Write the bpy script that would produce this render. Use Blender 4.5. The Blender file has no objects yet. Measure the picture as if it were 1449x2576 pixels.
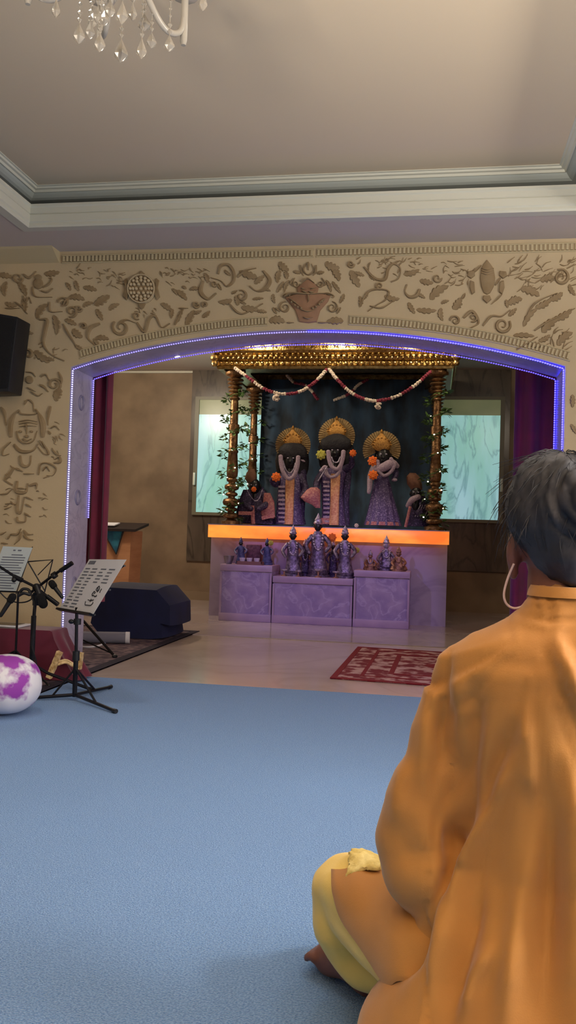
import bpy, bmesh, math, random
from mathutils import Vector, Matrix, noise
random.seed(7)
PI = math.pi
C = bpy.context.scene.collection
sc = bpy.context.scene
V = Vector
sin, cos = math.sin, math.cos

# ------------------------------------------------------------------ camera
F, YAW, PIT, ROL, H = 2158.4, 0.169062, 0.028776, 0.031853, 0.9
fw = V((-sin(YAW)*cos(PIT), cos(YAW)*cos(PIT), sin(PIT)))
rt0 = V((cos(YAW), sin(YAW), 0)); up0 = rt0.cross(fw)
rt = cos(ROL)*rt0 + sin(ROL)*up0
up = -sin(ROL)*rt0 + cos(ROL)*up0
EYE = V((0, 0, H))
cd = bpy.data.cameras.new('camera'); cam = bpy.data.objects.new('camera', cd); C.objects.link(cam)
cd.sensor_fit = 'VERTICAL'; cd.sensor_height = 36; cd.lens = F/2576*36; cd.clip_start = .05
M = Matrix((rt, up, -fw)).transposed().to_4x4(); M.translation = EYE
cam.matrix_world = M
sc.camera = cam

def ray(px, py): return rt*(px-724.5) - up*(py-1288) + fw*F
def at(px, py, Y):                       # the world point on the plane y = Y behind a picture point
    v = ray(px, py); return EYE + v*(Y/v.y)
def fl(px, py, z=0):                     # ... and on the plane z
    v = ray(px, py); return EYE + v*((z-H)/v.z)
def mpp(Y): return (at(825, 1300, Y)-at(725, 1300, Y)).x/100

# ------------------------------------------------------------------ materials
def lin(c):
    f = lambda u: u/12.92 if u <= .04045 else ((u+.055)/1.055)**2.4
    return (*[f(x/255) for x in c], 1)
MATS = {}
def mat(name, col, rough=.6, metal=0, var=None, scale=8, bump=0, bscale=60, emit=None, estr=1, trans=0,
        veins=None, vscale=2.5, rot=(0,0,0), stretch=(1,1,1), spec=.5, sheen=0, detail=4, contrast=(.35,.65)):
    m = bpy.data.materials.new(name); m.use_nodes = True; MATS[name] = m
    nt = m.node_tree; b = nt.nodes['Principled BSDF']; L = nt.links.new
    b.inputs['Base Color'].default_value = lin(col); b.inputs['Roughness'].default_value = rough
    b.inputs['Metallic'].default_value = metal; b.inputs['Specular IOR Level'].default_value = spec
    if trans: b.inputs['Transmission Weight'].default_value = trans
    if sheen: b.inputs['Sheen Weight'].default_value = sheen
    tc = nt.nodes.new('ShaderNodeTexCoord'); mp = nt.nodes.new('ShaderNodeMapping')
    mp.inputs['Scale'].default_value = stretch; mp.inputs['Rotation'].default_value = rot; L(tc.outputs['Object'], mp.inputs['Vector'])
    out = None
    if var:
        n = nt.nodes.new('ShaderNodeTexNoise'); n.inputs['Scale'].default_value = scale; n.inputs['Detail'].default_value = detail
        L(mp.outputs[0], n.inputs['Vector'])
        r = nt.nodes.new('ShaderNodeValToRGB'); r.color_ramp.elements[0].position, r.color_ramp.elements[1].position = contrast
        r.color_ramp.elements[0].color = lin(col); r.color_ramp.elements[1].color = lin(var)
        L(n.outputs['Fac'], r.inputs['Fac']); out = r.outputs['Color']
    if veins:
        n = nt.nodes.new('ShaderNodeTexNoise'); n.inputs['Scale'].default_value = vscale; n.inputs['Detail'].default_value = 6
        n.inputs['Distortion'].default_value = 1.6
        L(mp.outputs[0], n.inputs['Vector'])
        s = nt.nodes.new('ShaderNodeMath'); s.operation = 'SUBTRACT'; s.inputs[1].default_value = .5; L(n.outputs['Fac'], s.inputs[0])
        a = nt.nodes.new('ShaderNodeMath'); a.operation = 'ABSOLUTE'; L(s.outputs[0], a.inputs[0])
        r = nt.nodes.new('ShaderNodeValToRGB'); r.color_ramp.elements[0].position = 0; r.color_ramp.elements[1].position = .045
        r.color_ramp.elements[0].color = (1,1,1,1); r.color_ramp.elements[1].color = (0,0,0,1); L(a.outputs[0], r.inputs['Fac'])
        n2 = nt.nodes.new('ShaderNodeTexNoise'); n2.inputs['Scale'].default_value = vscale*.9; L(mp.outputs[0], n2.inputs['Vector'])
        mm = nt.nodes.new('ShaderNodeMath'); mm.operation = 'MULTIPLY'; L(r.outputs['Color'], mm.inputs[0]); L(n2.outputs['Fac'], mm.inputs[1])
        mx = nt.nodes.new('ShaderNodeMixRGB'); L(mm.outputs[0], mx.inputs['Fac'])
        if out: L(out, mx.inputs['Color1'])
        else: mx.inputs['Color1'].default_value = lin(col)
        mx.inputs['Color2'].default_value = lin(veins); out = mx.outputs['Color']
    if out: L(out, b.inputs['Base Color'])
    if bump:
        n = nt.nodes.new('ShaderNodeTexNoise'); n.inputs['Scale'].default_value = bscale; n.inputs['Detail'].default_value = 3
        L(mp.outputs[0], n.inputs['Vector'])
        bp = nt.nodes.new('ShaderNodeBump'); bp.inputs['Strength'].default_value = bump; bp.inputs['Distance'].default_value = .01
        L(n.outputs['Fac'], bp.inputs['Height']); L(bp.outputs[0], b.inputs['Normal'])
    if emit:
        if out: L(out, b.inputs['Emission Color'])
        else: b.inputs['Emission Color'].default_value = lin(emit)
        b.inputs['Emission Strength'].default_value = estr
    return m

mat('carpet_blue', (82,132,200), .95, var=(128,172,224), scale=210, bump=.9, bscale=260, sheen=.3, detail=2, spec=.1)
mat('marble_floor', (206,188,176), .16, var=(190,172,164), scale=1.2, veins=(184,166,156), vscale=.8)
mat('marble_dais', (190,176,172), .14, var=(172,158,158), scale=1.5, veins=(166,150,154), vscale=1)
mat('plaster', (196,176,142), .85, var=(188,169,137), scale=3, bump=.08, bscale=90)
mat('relief', (142,119,86), .85, var=(152,130,98), scale=14, bump=.1, bscale=120)
mat('relief_fill', (160,122,94), .85, var=(150,114,88), scale=20)
mat('moulding', (188,172,138), .8)
mat('ceiling_paint', (208,190,164), .9)
mat('ceiling_border', (196,184,176), .9)
mat('crown_white', (196,195,182), .6)
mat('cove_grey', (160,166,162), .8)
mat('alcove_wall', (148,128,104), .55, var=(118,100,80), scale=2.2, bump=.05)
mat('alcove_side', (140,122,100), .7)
mat('dark_marble', (104,94,84), .22, var=(80,72,66), scale=1.6, veins=(40,36,36), vscale=1.2, stretch=(2.0,1,.6), rot=(0,.6,0))
mat('lining', (176,170,190), .35, var=(160,154,176), scale=6, veins=(136,130,156), vscale=5)
mat('lining_rosette', (128,122,150), .5)
mat('aqua_glass', (156,198,208), .25, var=(128,184,172), scale=1.1, veins=(70,120,128), vscale=1.15, emit=(1,1,1), estr=.8, stretch=(2.2,1,.6), rot=(0,.6,0))
mat('olive_glass', (112,122,84), .3, var=(126,132,92), scale=3, emit=(1,1,1), estr=.3)
mat('window_frame', (120,118,100), .4)
mat('handle_white', (226,240,230), .3)
mat('curtain_maroon', (120,16,52), .75, var=(98,12,48), scale=5, sheen=.4)
mat('led_white', (210,210,255), .4, emit=(176,170,255), estr=2.4)
mat('led_lavender', (170,160,255), .4, emit=(136,124,255), estr=2.2)
mat('led_violet', (150,130,255), .4, emit=(96,74,255), estr=2.6)
mat('led_blue', (70,70,255), .4, emit=(40,36,255), estr=22)
mat('led_back', (180,180,220), .5)
mat('altar_marble', (178,166,192), .2, var=(164,152,182), scale=1.6, veins=(140,128,160), vscale=1)
mat('plinth_marble', (166,150,178), .3, var=(142,126,164), scale=7, veins=(190,178,204), vscale=4, bump=.15, bscale=25)
mat('plinth_trim', (172,150,172), .35, var=(158,138,164), scale=4)
mat('onyx', (255,168,72), .35, var=(250,120,48), scale=3.2, emit=(1,1,1), estr=.85, stretch=(.6,1,1.4))
mat('gold', (196,164,100), .3, 1, var=(140,108,60), scale=22, bump=.5, bscale=45)
mat('gold_bright', (214,184,118), .25, 1, var=(158,122,68), scale=30, bump=.6, bscale=60)
mat('gold_dark', (160,122,84), .38, .75, var=(104,76,50), scale=26, bump=.5, bscale=60)
mat('soffit_pale', (176,174,140), .6)
mat('backdrop', (48,74,98), .8, var=(22,32,42), scale=6, sheen=.15, stretch=(1,1,.4))
mat('wood_dark', (58,44,34), .6)
mat('leaf_green', (62,92,44), .6, var=(92,124,62), scale=20)
mat('fairy_light', (255,244,220), .4, emit=(255,240,214), estr=5)
mat('flower_white', (206,190,172), .8, var=(216,200,186), scale=60)
mat('flower_maroon', (112,30,50), .8, var=(138,48,70), scale=60)
mat('flower_orange', (236,126,42), .8, var=(226,96,30), scale=40)
mat('flower_yellow', (186,180,80), .8, var=(170,164,66), scale=40)
mat('dark_face', (24,22,26), .35)
mat('black_hair', (24,19,24), .7, bump=1, bscale=30)
mat('fan_gold', (196,172,128), .5, .15, var=(160,136,96), scale=40)
mat('crown_gold', (196,146,70), .4, .6, var=(150,104,50), scale=90, bump=.5, bscale=120)
mat('robe_purple', (76,58,100), .55, var=(156,140,170), scale=70, contrast=(.5,.72), bump=.3, bscale=80)
mat('robe_dark', (42,30,62), .6, var=(120,96,140), scale=60, contrast=(.52,.75), bump=.3, bscale=80)
mat('robe_rose', (156,84,92), .55, var=(196,140,120), scale=60, contrast=(.4,.7), bump=.3, bscale=80)
mat('panel_gold', (196,128,88), .5, .2, var=(222,170,120), scale=50, bump=.3, bscale=80)
mat('garland_white', (178,158,168), .8, var=(150,128,146), scale=90, bump=.8, bscale=90)
mat('turban_brown', (128,88,66), .8, var=(104,68,50), scale=20)
mat('silver_dark', (150,138,160), .38, .65, var=(82,72,92), scale=34, bump=.6, bscale=70)
mat('silver_light', (206,196,210), .4, .6, var=(120,108,132), scale=40, bump=.5, bscale=80)
mat('brass_tan', (176,132,104), .45, .5, var=(120,86,72), scale=30, bump=.5, bscale=70)
mat('blue_dark', (46,48,92), .5, var=(78,84,130), scale=30)
mat('box_maroon', (76,40,56), .7, var=(110,66,80), scale=40)
mat('steel', (150,146,166), .3, .9)
mat('porcelain', (200,190,206), .4)
mat('tray_wood', (120,82,76), .5)
mat('black_plastic', (20,22,28), .45)
mat('black_metal', (22,22,30), .4, .4)
mat('black_cloth', (24,32,74), .85, var=(20,26,58), scale=4)
mat('foam', (14,14,18), .95, bump=.5, bscale=200)
mat('paper', (214,214,222), .8)
mat('paper_blue', (186,196,200), .8)
mat('ink', (104,108,124), .8)
mat('ink_dark', (30,30,38), .8)
mat('tablet_white', (220,220,226), .3)
mat('screen', (40,38,48), .15)
mat('maroon_cloth', (108,16,50), .8, var=(90,12,44), scale=4, sheen=.3)
mat('gold_wood', (250,222,168), .5, .05, var=(190,150,96), scale=40, bump=.5, bscale=60)
mat('floral', (226,224,234), .8, var=(150,60,170), scale=6, contrast=(.49,.56), detail=6)
mat('rug_dark', (72,58,72), .95, var=(122,100,104), scale=16, contrast=(.42,.6), bump=.4, bscale=200, detail=6)
mat('rug_border', (34,24,44), .95, bump=.3, bscale=200)
mat('rug_red', (120,26,44), .95, var=(190,150,150), scale=9, contrast=(.46,.56), bump=.4, bscale=200, detail=7, stretch=(1,1,1))
mat('rug_red_border', (126,14,34), .95, bump=.3, bscale=200)
mat('lectern_wood', (186,136,98), .5, var=(170,120,84), scale=3, stretch=(1,1,6))
mat('lectern_top', (34,26,28), .5)
mat('teal_cloth', (28,86,116), .7, var=(40,116,140), scale=16)
mat('grey_cloth', (120,120,136), .8)
mat('crystal', (214,206,194), .08, trans=.65, spec=.8)
mat('chrome', (210,206,196), .2, 1)
mat('glass_arm', (200,192,180), .15, trans=.3)
mat('skin', (126,80,68), .55, var=(112,68,58), scale=30)
mat('hair', (38,38,46), .6, var=(92,88,92), scale=26, contrast=(.5,.8), stretch=(1,1,.5))
mat('kurta', (190,130,58), .75, var=(180,120,52), scale=4, sheen=.25, bump=.06, bscale=400)
mat('trousers', (240,206,108), .75, var=(230,194,96), scale=5, sheen=.25, bump=.06, bscale=300)
mat('hankie', (232,212,142), .8, var=(208,180,100), scale=40, bump=.6, bscale=50)
mat('clip_metal', (200,206,220), .3, .7)
mat('cord', (206,176,170), .6)
mat('spot_lens', (255,255,255), .3, emit=(255,246,236), estr=8)

# ------------------------------------------------------------------ mesh builder
def crom(pts, n=6):
    pts = [V(p) for p in pts]
    if len(pts) < 3: return [pts[0].lerp(pts[-1], i/n) for i in range(n+1)]
    P = [2*pts[0]-pts[1]] + pts + [2*pts[-1]-pts[-2]]
    out = []
    for i in range(1, len(P)-2):
        for k in range(n):
            t = k/n; a, b, c, d = P[i-1], P[i], P[i+1], P[i+2]
            out.append(.5*((2*b)+(c-a)*t+(2*a-5*b+4*c-d)*t*t+(3*b-a-3*c+d)*t**3))
    out.append(pts[-1]); return out
class MB:
    def __init__(s): s.v = []; s.f = []
    def add(s, vs, fs):
        o = len(s.v); s.v += [V(v) for v in vs]; s.f += [tuple(i+o for i in f) for f in fs]; return s
    def box(s, c, d, R=None):
        c = V(c); x, y, z = [q/2 for q in d]
        vs = [V((a*x, b*y, e*z)) for a in (-1,1) for b in (-1,1) for e in (-1,1)]
        if R: vs = [R @ v for v in vs]
        return s.add([c+v for v in vs], [(0,1,3,2),(4,6,7,5),(0,4,5,1),(2,3,7,6),(0,2,6,4),(1,5,7,3)])
    def rings(s, rs, cap=True, close=False):
        n = len(rs[0]); vs = [p for r in rs for p in r]; fs = []
        for i in range(len(rs)-1+(1 if close else 0)):
            j = (i+1) % len(rs)
            for k in range(n):
                l = (k+1) % n; fs.append((i*n+k, i*n+l, j*n+l, j*n+k))
        if cap and not close:
            fs.append(tuple(range(n-1,-1,-1))); fs.append(tuple((len(rs)-1)*n+k for k in range(n)))
        return s.add(vs, fs)
    def tube(s, pts, r, n=8, close=False, flat=None):
        pts = [V(p) for p in pts]; N = len(pts)
        rr = r if isinstance(r, (list,tuple)) else [r]*N
        rs = []; prev = None
        for i, p in enumerate(pts):
            if close: t = pts[(i+1)%N]-pts[i-1]
            else: t = pts[min(i+1,N-1)]-pts[max(i-1,0)]
            t = t.normalized() if t.length > 1e-9 else V((0,0,1))
            if prev is None: a = t.orthogonal().normalized()
            else:
                a = prev - t*prev.dot(t); a = a.normalized() if a.length > 1e-6 else t.orthogonal().normalized()
            prev = a; b = t.cross(a)
            rs.append([p+(a*cos(2*PI*k/n)+b*sin(2*PI*k/n))*rr[i] for k in range(n)])
        return s.rings(rs, close=close)
    def limb(s, pts, rad, n=14, sub=5):              # a smooth tapering limb with round ends
        q = crom([(*p, r) if False else p for p in pts], sub)
        m = len(pts)-1; rr = []
        for i in range(len(q)):
            u = min(i/(len(q)-1)*m, m-1e-6); k = int(u); rr.append(rad[k]+(rad[k+1]-rad[k])*(u-k))
        a, b = q[0], q[-1]; ta = (q[1]-q[0]).normalized(); tb = (q[-1]-q[-2]).normalized()
        pre = [(a-ta*rad[0]*sin(t), rad[0]*cos(t)) for t in (1.45,1.1,.75,.4)]
        post = [(b+tb*rad[-1]*sin(t), rad[-1]*cos(t)) for t in (.4,.75,1.1,1.45)]
        return s.tube([p for p,_ in pre]+q+[p for p,_ in post], [r for _,r in pre]+rr+[r for _,r in post], n)
    def lathe(s, prof, c, n=16, R=None):             # prof: (radius, height)
        c = V(c); rs = []
        for r, z in prof:
            ring = [V((max(r,1e-4)*cos(2*PI*k/n), max(r,1e-4)*sin(2*PI*k/n), z)) for k in range(n)]
            rs.append([c+(R @ p if R else p) for p in ring])
        return s.rings(rs)
    def ell(s, c, d, n=14, m=9, R=None):
        c = V(c); rs = []
        for i in range(m+1):
            a = -PI/2+PI*(i+.02)/(m+.04)
            ring = [V((d[0]*cos(a)*cos(2*PI*k/n), d[1]*cos(a)*sin(2*PI*k/n), d[2]*sin(a))) for k in range(n)]
            rs.append([c+(R @ p if R else p) for p in ring])
        return s.rings(rs)
    def loft(s, secs, n=24):                         # secs: (center, rx, ry) horizontal ellipses
        return s.rings([[V(c)+V((rx*cos(2*PI*k/n), ry*sin(2*PI*k/n), 0)) for k in range(n)] for c, rx, ry in secs])
    def rows(s, rows, Y, ratio=.7, n=24, dy=None):   # picture rows (y, left, right[, ratio]) at distance Y, round in depth
        secs = []
        for i, r in enumerate(rows):
            a, b = at(r[1], r[0], Y), at(r[2], r[0], Y); q = r[3] if len(r) > 3 else ratio
            c = (a+b)/2; c.y += dy[i] if dy else 0
            secs.append((c, (b-a).length/2, (b-a).length/2*q))
        if secs[0][0].z > secs[-1][0].z: secs.reverse()
        return s.loft(secs, n)
    def prism(s, poly, d):                           # 3-D polygon pushed along d
        n = len(poly); d = V(d)
        return s.add(list(poly)+[V(p)+d for p in poly], [tuple(range(n)), tuple(range(2*n-1,n-1,-1))] +
                     [(k, n+k, n+(k+1)%n, (k+1)%n) for k in range(n)])

def obj(name, mb, m, parent=None, smooth=True, ang=40, bevel=0, kind=None, label=None):
    me = bpy.data.meshes.new(name)
    off = V((0,0,0))
    if parent is not None:
        p = parent
        while p is not None: off += p.location; p = p.parent
    me.from_pydata([tuple(v-off) for v in mb.v], [], mb.f); me.validate()
    bm = bmesh.new(); bm.from_mesh(me); bmesh.ops.recalc_face_normals(bm, faces=bm.faces)
    if bevel:
        es = [e for e in bm.edges if len(e.link_faces) == 2 and e.calc_face_angle(0) > .6]
        bmesh.ops.bevel(bm, geom=es, offset=bevel, segments=2, affect='EDGES', profile=.5)
    bm.to_mesh(me); bm.free()
    if smooth:
        for f in me.polygons: f.use_smooth = True
        me.set_sharp_from_angle(angle=math.radians(ang))
    me.materials.append(MATS[m] if isinstance(m, str) else m)
    o = bpy.data.objects.new(name, me); C.objects.link(o)
    if parent is not None: o.parent = parent
    if kind: o['kind'] = kind
    if label: o['label'] = label
    return o
def tag(o, label, cat, group=None, kind=None):
    o['label'] = label; o['category'] = cat
    if group: o['group'] = group
    if kind: o['kind'] = kind
    return o
def thing(name, loc, label, cat, group=None):
    o = bpy.data.objects.new(name, None); C.objects.link(o); o.location = V(loc); o.empty_display_size = .05
    return tag(o, label, cat, group)
def struct(name, mb, m, parent=None, **k):
    o = obj(name, mb, m, parent, **k); o['kind'] = 'structure'; return o
def dup(root, loc, label, rotz=0, scale=1, group=None):
    r = root.copy(); C.objects.link(r); r.location = V(loc); r.rotation_euler = (0,0,rotz); r.scale = (scale,)*3
    r['label'] = label
    if group: r['group'] = group
    for ch in root.children:
        c = ch.copy(); C.objects.link(c); c.parent = r
        for g in ch.children:
            d = g.copy(); C.objects.link(d); d.parent = c
    return r
def remesh(mb, voxel, it=6, fac=.5):
    me = bpy.data.meshes.new('tmp'); me.from_pydata([tuple(v) for v in mb.v], [], mb.f); me.validate()
    bm = bmesh.new(); bm.from_mesh(me); bmesh.ops.recalc_face_normals(bm, faces=bm.faces); bm.to_mesh(me); bm.free()
    o = bpy.data.objects.new('tmp', me); C.objects.link(o)
    r = o.modifiers.new('r', 'REMESH'); r.mode = 'VOXEL'; r.voxel_size = voxel
    s = o.modifiers.new('s', 'SMOOTH'); s.iterations = it; s.factor = fac
    bpy.context.view_layer.update()
    ev = o.evaluated_get(bpy.context.evaluated_depsgraph_get())
    m2 = bpy.data.meshes.new_from_object(ev)
    out = MB(); out.v = [v.co.copy() for v in m2.vertices]; out.f = [tuple(p.vertices) for p in m2.polygons]
    out.n = [v.normal.copy() for v in m2.vertices]
    bpy.data.objects.remove(o); bpy.data.meshes.remove(me); bpy.data.meshes.remove(m2)
    return out

# ------------------------------------------------------------------ the room
YA, YB = 5.037, 11.28            # arch wall, far wall of the shrine
XL, XR, XC = -2.269, .715, -.777 # arch jambs and centre
ZS, ZA = 1.921, 2.145            # springing and crown of the arch
RA = (1.492**2+.224**2)/(2*.224)
TH = .345
ZC, ZT, ZSH = 2.65, 2.905, 3.13   # lower ceiling, tray ceiling, shrine ceiling
def arcz(x, e=0): return ZA-RA+math.sqrt((RA+e)**2-(x-XC)**2)
RXL, RXR, RY0 = -3.7, 3.1, -3.0

struct('floor', MB().box((( RXL+RXR)/2, (RY0+YA)/2, -.05), (RXR-RXL, YA-RY0, .1)), 'carpet_blue')
struct('floor.001', MB().box((-1.2, (YA+7.43)/2, -.05), (7, 7.43-YA, .1)), 'marble_floor')
struct('floor.002', MB().box((-1.2, (7.43+YB+.2)/2, -.044), (7, YB+.2-7.43, .1)), 'marble_dais')

arc = [V((XL+(XR-XL)*i/40, YA, arcz(XL+(XR-XL)*i/40))) for i in range(41)]
# wall in vertical strips so that the opening is clean
wm = MB()
def strip(x0, x1, z0, z1, zt): wm.prism([V((x0,YA,z0)), V((x1,YA,z1)), V((x1,YA,zt)), V((x0,YA,zt))], (0,TH,0))
strip(-4.6, XL, 0, 0, 3.2); strip(XR, 3.1, 0, 0, 3.2)
for i in range(40): strip(arc[i].x, arc[i+1].x, arc[i].z, arc[i+1].z, 3.2)
bmw = bmesh.new()
wall = struct('wall_front', wm, 'plaster', smooth=False)
# left / right walls of the room, the right one with an assumed, unseen window opening added for the side light
struct('wall_left', MB().box((RXL-.06, (RY0+YA)/2, 1.5), (.12, YA-RY0, 3.2)), 'plaster')
wr = MB()
W0, W1, WZ0, WZ1 = .1, 2.7, .9, 2.35
wr.box((RXR+.06, (RY0+W0)/2, 1.5), (.12, W0-RY0, 3.2)); wr.box((RXR+.06, (W1+YA)/2, 1.5), (.12, YA-W1, 3.2))
wr.box((RXR+.06, (W0+W1)/2, WZ0/2-.05), (.12, W1-W0, WZ0+.1)); wr.box((RXR+.06, (W0+W1)/2, (WZ1+3.1)/2), (.12, W1-W0, 3.1-WZ1))
struct('wall_right', wr, 'plaster', smooth=False)
w3 = MB()
for y in (W0+.03, (W0+W1)/2, W1-.03): w3.box((RXR+.06, y, (WZ0+WZ1)/2), (.06,.06,WZ1-WZ0))
for z in (WZ0+.03, WZ1-.03): w3.box((RXR+.06, (W0+W1)/2, z), (.06, W1-W0, .06))
struct('assumed_window', w3, 'crown_white', smooth=False)  # unseen frame, assumed and added round the opening for the side light
# shrine walls and ceiling
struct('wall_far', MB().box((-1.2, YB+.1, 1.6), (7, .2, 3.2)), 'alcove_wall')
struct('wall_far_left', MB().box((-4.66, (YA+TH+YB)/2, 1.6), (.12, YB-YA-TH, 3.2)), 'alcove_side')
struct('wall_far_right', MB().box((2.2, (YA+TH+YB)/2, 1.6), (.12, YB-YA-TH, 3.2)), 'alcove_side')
struct('ceiling.002', MB().box((-1.2, (YA+TH+YB)/2, ZSH+.05), (7, YB-YA-TH+.1, .1)), 'ceiling_border')
# tray ceiling
TX0, TX1, TY0, TY1 = -2.365, .73, -1.6, 4.6
bc = MB()
bc.box(((RXL+TX0)/2, (RY0+YA)/2, ZC+.03), (TX0-RXL, YA-RY0, .06)); bc.box(((TX1+RXR)/2, (RY0+YA)/2, ZC+.03), (RXR-TX1, YA-RY0, .06))
bc.box(((TX0+TX1)/2, (TY1+YA)/2, ZC+.03), (TX1-TX0, YA-TY1, .06)); bc.box(((TX0+TX1)/2, (RY0+TY0)/2, ZC+.03), (TX1-TX0, TY0-RY0, .06))
struct('ceiling.001', bc, 'ceiling_border', smooth=False)
UX0, UX1, UY0, UY1 = -2.372, .64, -1.62, 4.665
struct('ceiling', MB().box(((UX0+UX1)/2, (UY0+UY1)/2, ZT+.04), (UX1-UX0+.3, UY1-UY0+.3, .08)), 'ceiling_paint')
def rect_sweep(x0, x1, y0, y1, prof, m, name):       # profile (inward offset, z) swept round a rectangle
    mb = MB(); rs = []
    for a, z in prof: rs.append([V((x0+a,y0+a,z)), V((x1-a,y0+a,z)), V((x1-a,y1-a,z)), V((x0+a,y1-a,z))])
    mb.rings(rs, close=True); return struct(name, mb, m, smooth=False)
# cove between the crowns: a sloping grey face with an open shadow gap at its foot
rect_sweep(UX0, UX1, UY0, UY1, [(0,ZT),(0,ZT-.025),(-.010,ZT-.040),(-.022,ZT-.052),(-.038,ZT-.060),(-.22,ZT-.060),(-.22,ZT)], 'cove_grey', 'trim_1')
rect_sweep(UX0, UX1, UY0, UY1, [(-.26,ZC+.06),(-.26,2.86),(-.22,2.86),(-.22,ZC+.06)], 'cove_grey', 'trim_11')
# lower crown: fascia standing on the edge of the opening, with a fine bead and an outer lip
rect_sweep(TX0, TX1, TY0, TY1, [(-.06,ZC+.006),(-.06,ZC-.006),(.0,ZC-.006),(.006,ZC+.004),(.004,ZC+.018),(.012,ZC+.026),(.012,ZC+.066),(.006,ZC+.070),(.012,ZC+.074),
    (.012,ZC+.104),(.02,ZC+.112),(.02,ZC+.125),(-.02,ZC+.125),(-.02,ZC+.06)], 'crown_white', 'trim_2')
# upper crown
rect_sweep(UX0, UX1, UY0, UY1, [(0,ZT),(0,ZT-.030),(.006,ZT-.030),(.012,ZT-.018),(.026,ZT-.015),(.03,ZT-.006),(.04,ZT-.004),(.04,ZT)], 'crown_white', 'trim_3')
# dentil mouldings
def dentil(pts, h, n, name, lift=.012):
    mb = MB(); q = pts
    for dz in (-h/2, h/2): mb.tube([p+V((0,-.004,dz)) for p in q], .0045, 6)
    L = [0]
    for a, b in zip(q, q[1:]): L.append(L[-1]+(b-a).length)
    for i in range(n):
        s = L[-1]*(i+.5)/n; k = max(j for j in range(len(L)) if L[j] <= s); k = min(k, len(q)-2)
        p = q[k].lerp(q[k+1], (s-L[k])/(L[k+1]-L[k])); t = (q[k+1]-q[k]).normalized()
        a = math.atan2(t.z, t.x); mb.box(p+V((0,-lift/2,0)), (L[-1]/n*.5, lift, h*.72), Matrix.Rotation(-a, 3, 'Y'))
    return struct(name, mb, 'moulding', smooth=False)
dentil([V((-2.352+i*(1.60)/12, YA, 2.600)) for i in range(13)], .046, 66, 'trim_4')
dentil([V((-.735+i*(1.55)/12, YA, 2.600)) for i in range(13)], .046, 64, 'trim_5')
def arcpts(x0, x1, e, n=30): return [V((x0+(x1-x0)*i/n, YA, arcz(x0+(x1-x0)*i/n, e))) for i in range(n+1)]
dentil(arcpts(XL+.06, -1.02, .055), .05, 58, 'trim_6')
dentil(arcpts(-.53, XR+.02, .055), .05, 58, 'trim_7')
# plain coving at the left with its cut end
cv = MB(); cv.prism([V((RXL,YA,ZC)), V((RXL,YA-.12,ZC)), V((RXL,YA-.105,ZC-.012)), V((RXL,YA-.03,ZC-.055)), V((RXL,YA,ZC-.07))], (RXL*-1-2.372,0,0))
struct('trim_8', cv, 'moulding', smooth=False)
struct('trim_12', MB().box((-3.95, YB-.015, 3.105), (1.3,.03,.03)), 'crown_white')
# skirting on the far wall
struct('baseboard_far', MB().box((-3.4, YB-.012, .06), (2.3,.024,.12)), 'alcove_side')

# lining of the arch with its rosettes
lm = MB(); prof = [V((XL,0,0)), V((XL,0,ZS))] + [V((p.x,0,p.z)) for p in arc[1:-1]] + [V((XR,0,ZS)), V((XR,0,0))]
inn = [V((XL+.006,0,0)), V((XL+.006,0,ZS-.004))] + [V((p.x,0,p.z-.006)) for p in arc[1:-1]] + [V((XR-.006,0,ZS-.004)), V((XR-.006,0,0))]
for i in range(len(prof)-1):
    a, b, c, d = prof[i], prof[i+1], inn[i+1], inn[i]; y = V((0, YA+.002, 0))
    lm.prism([a+y, b+y, c+y, d+y], (0, TH-.004, 0))
struct('arch_lining', lm, 'lining', wall)
rs_ = MB()
for z in (1.72, 1.11, .55):
    c = V((XL+.008, YA+TH*.48, z))
    rs_.tube([c+V((0, .034*cos(t*PI/10), .044*sin(t*PI/10))) for t in range(20)], .008, 6, close=True)
struct('rosette_relief', rs_, 'lining_rosette', wall)

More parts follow.
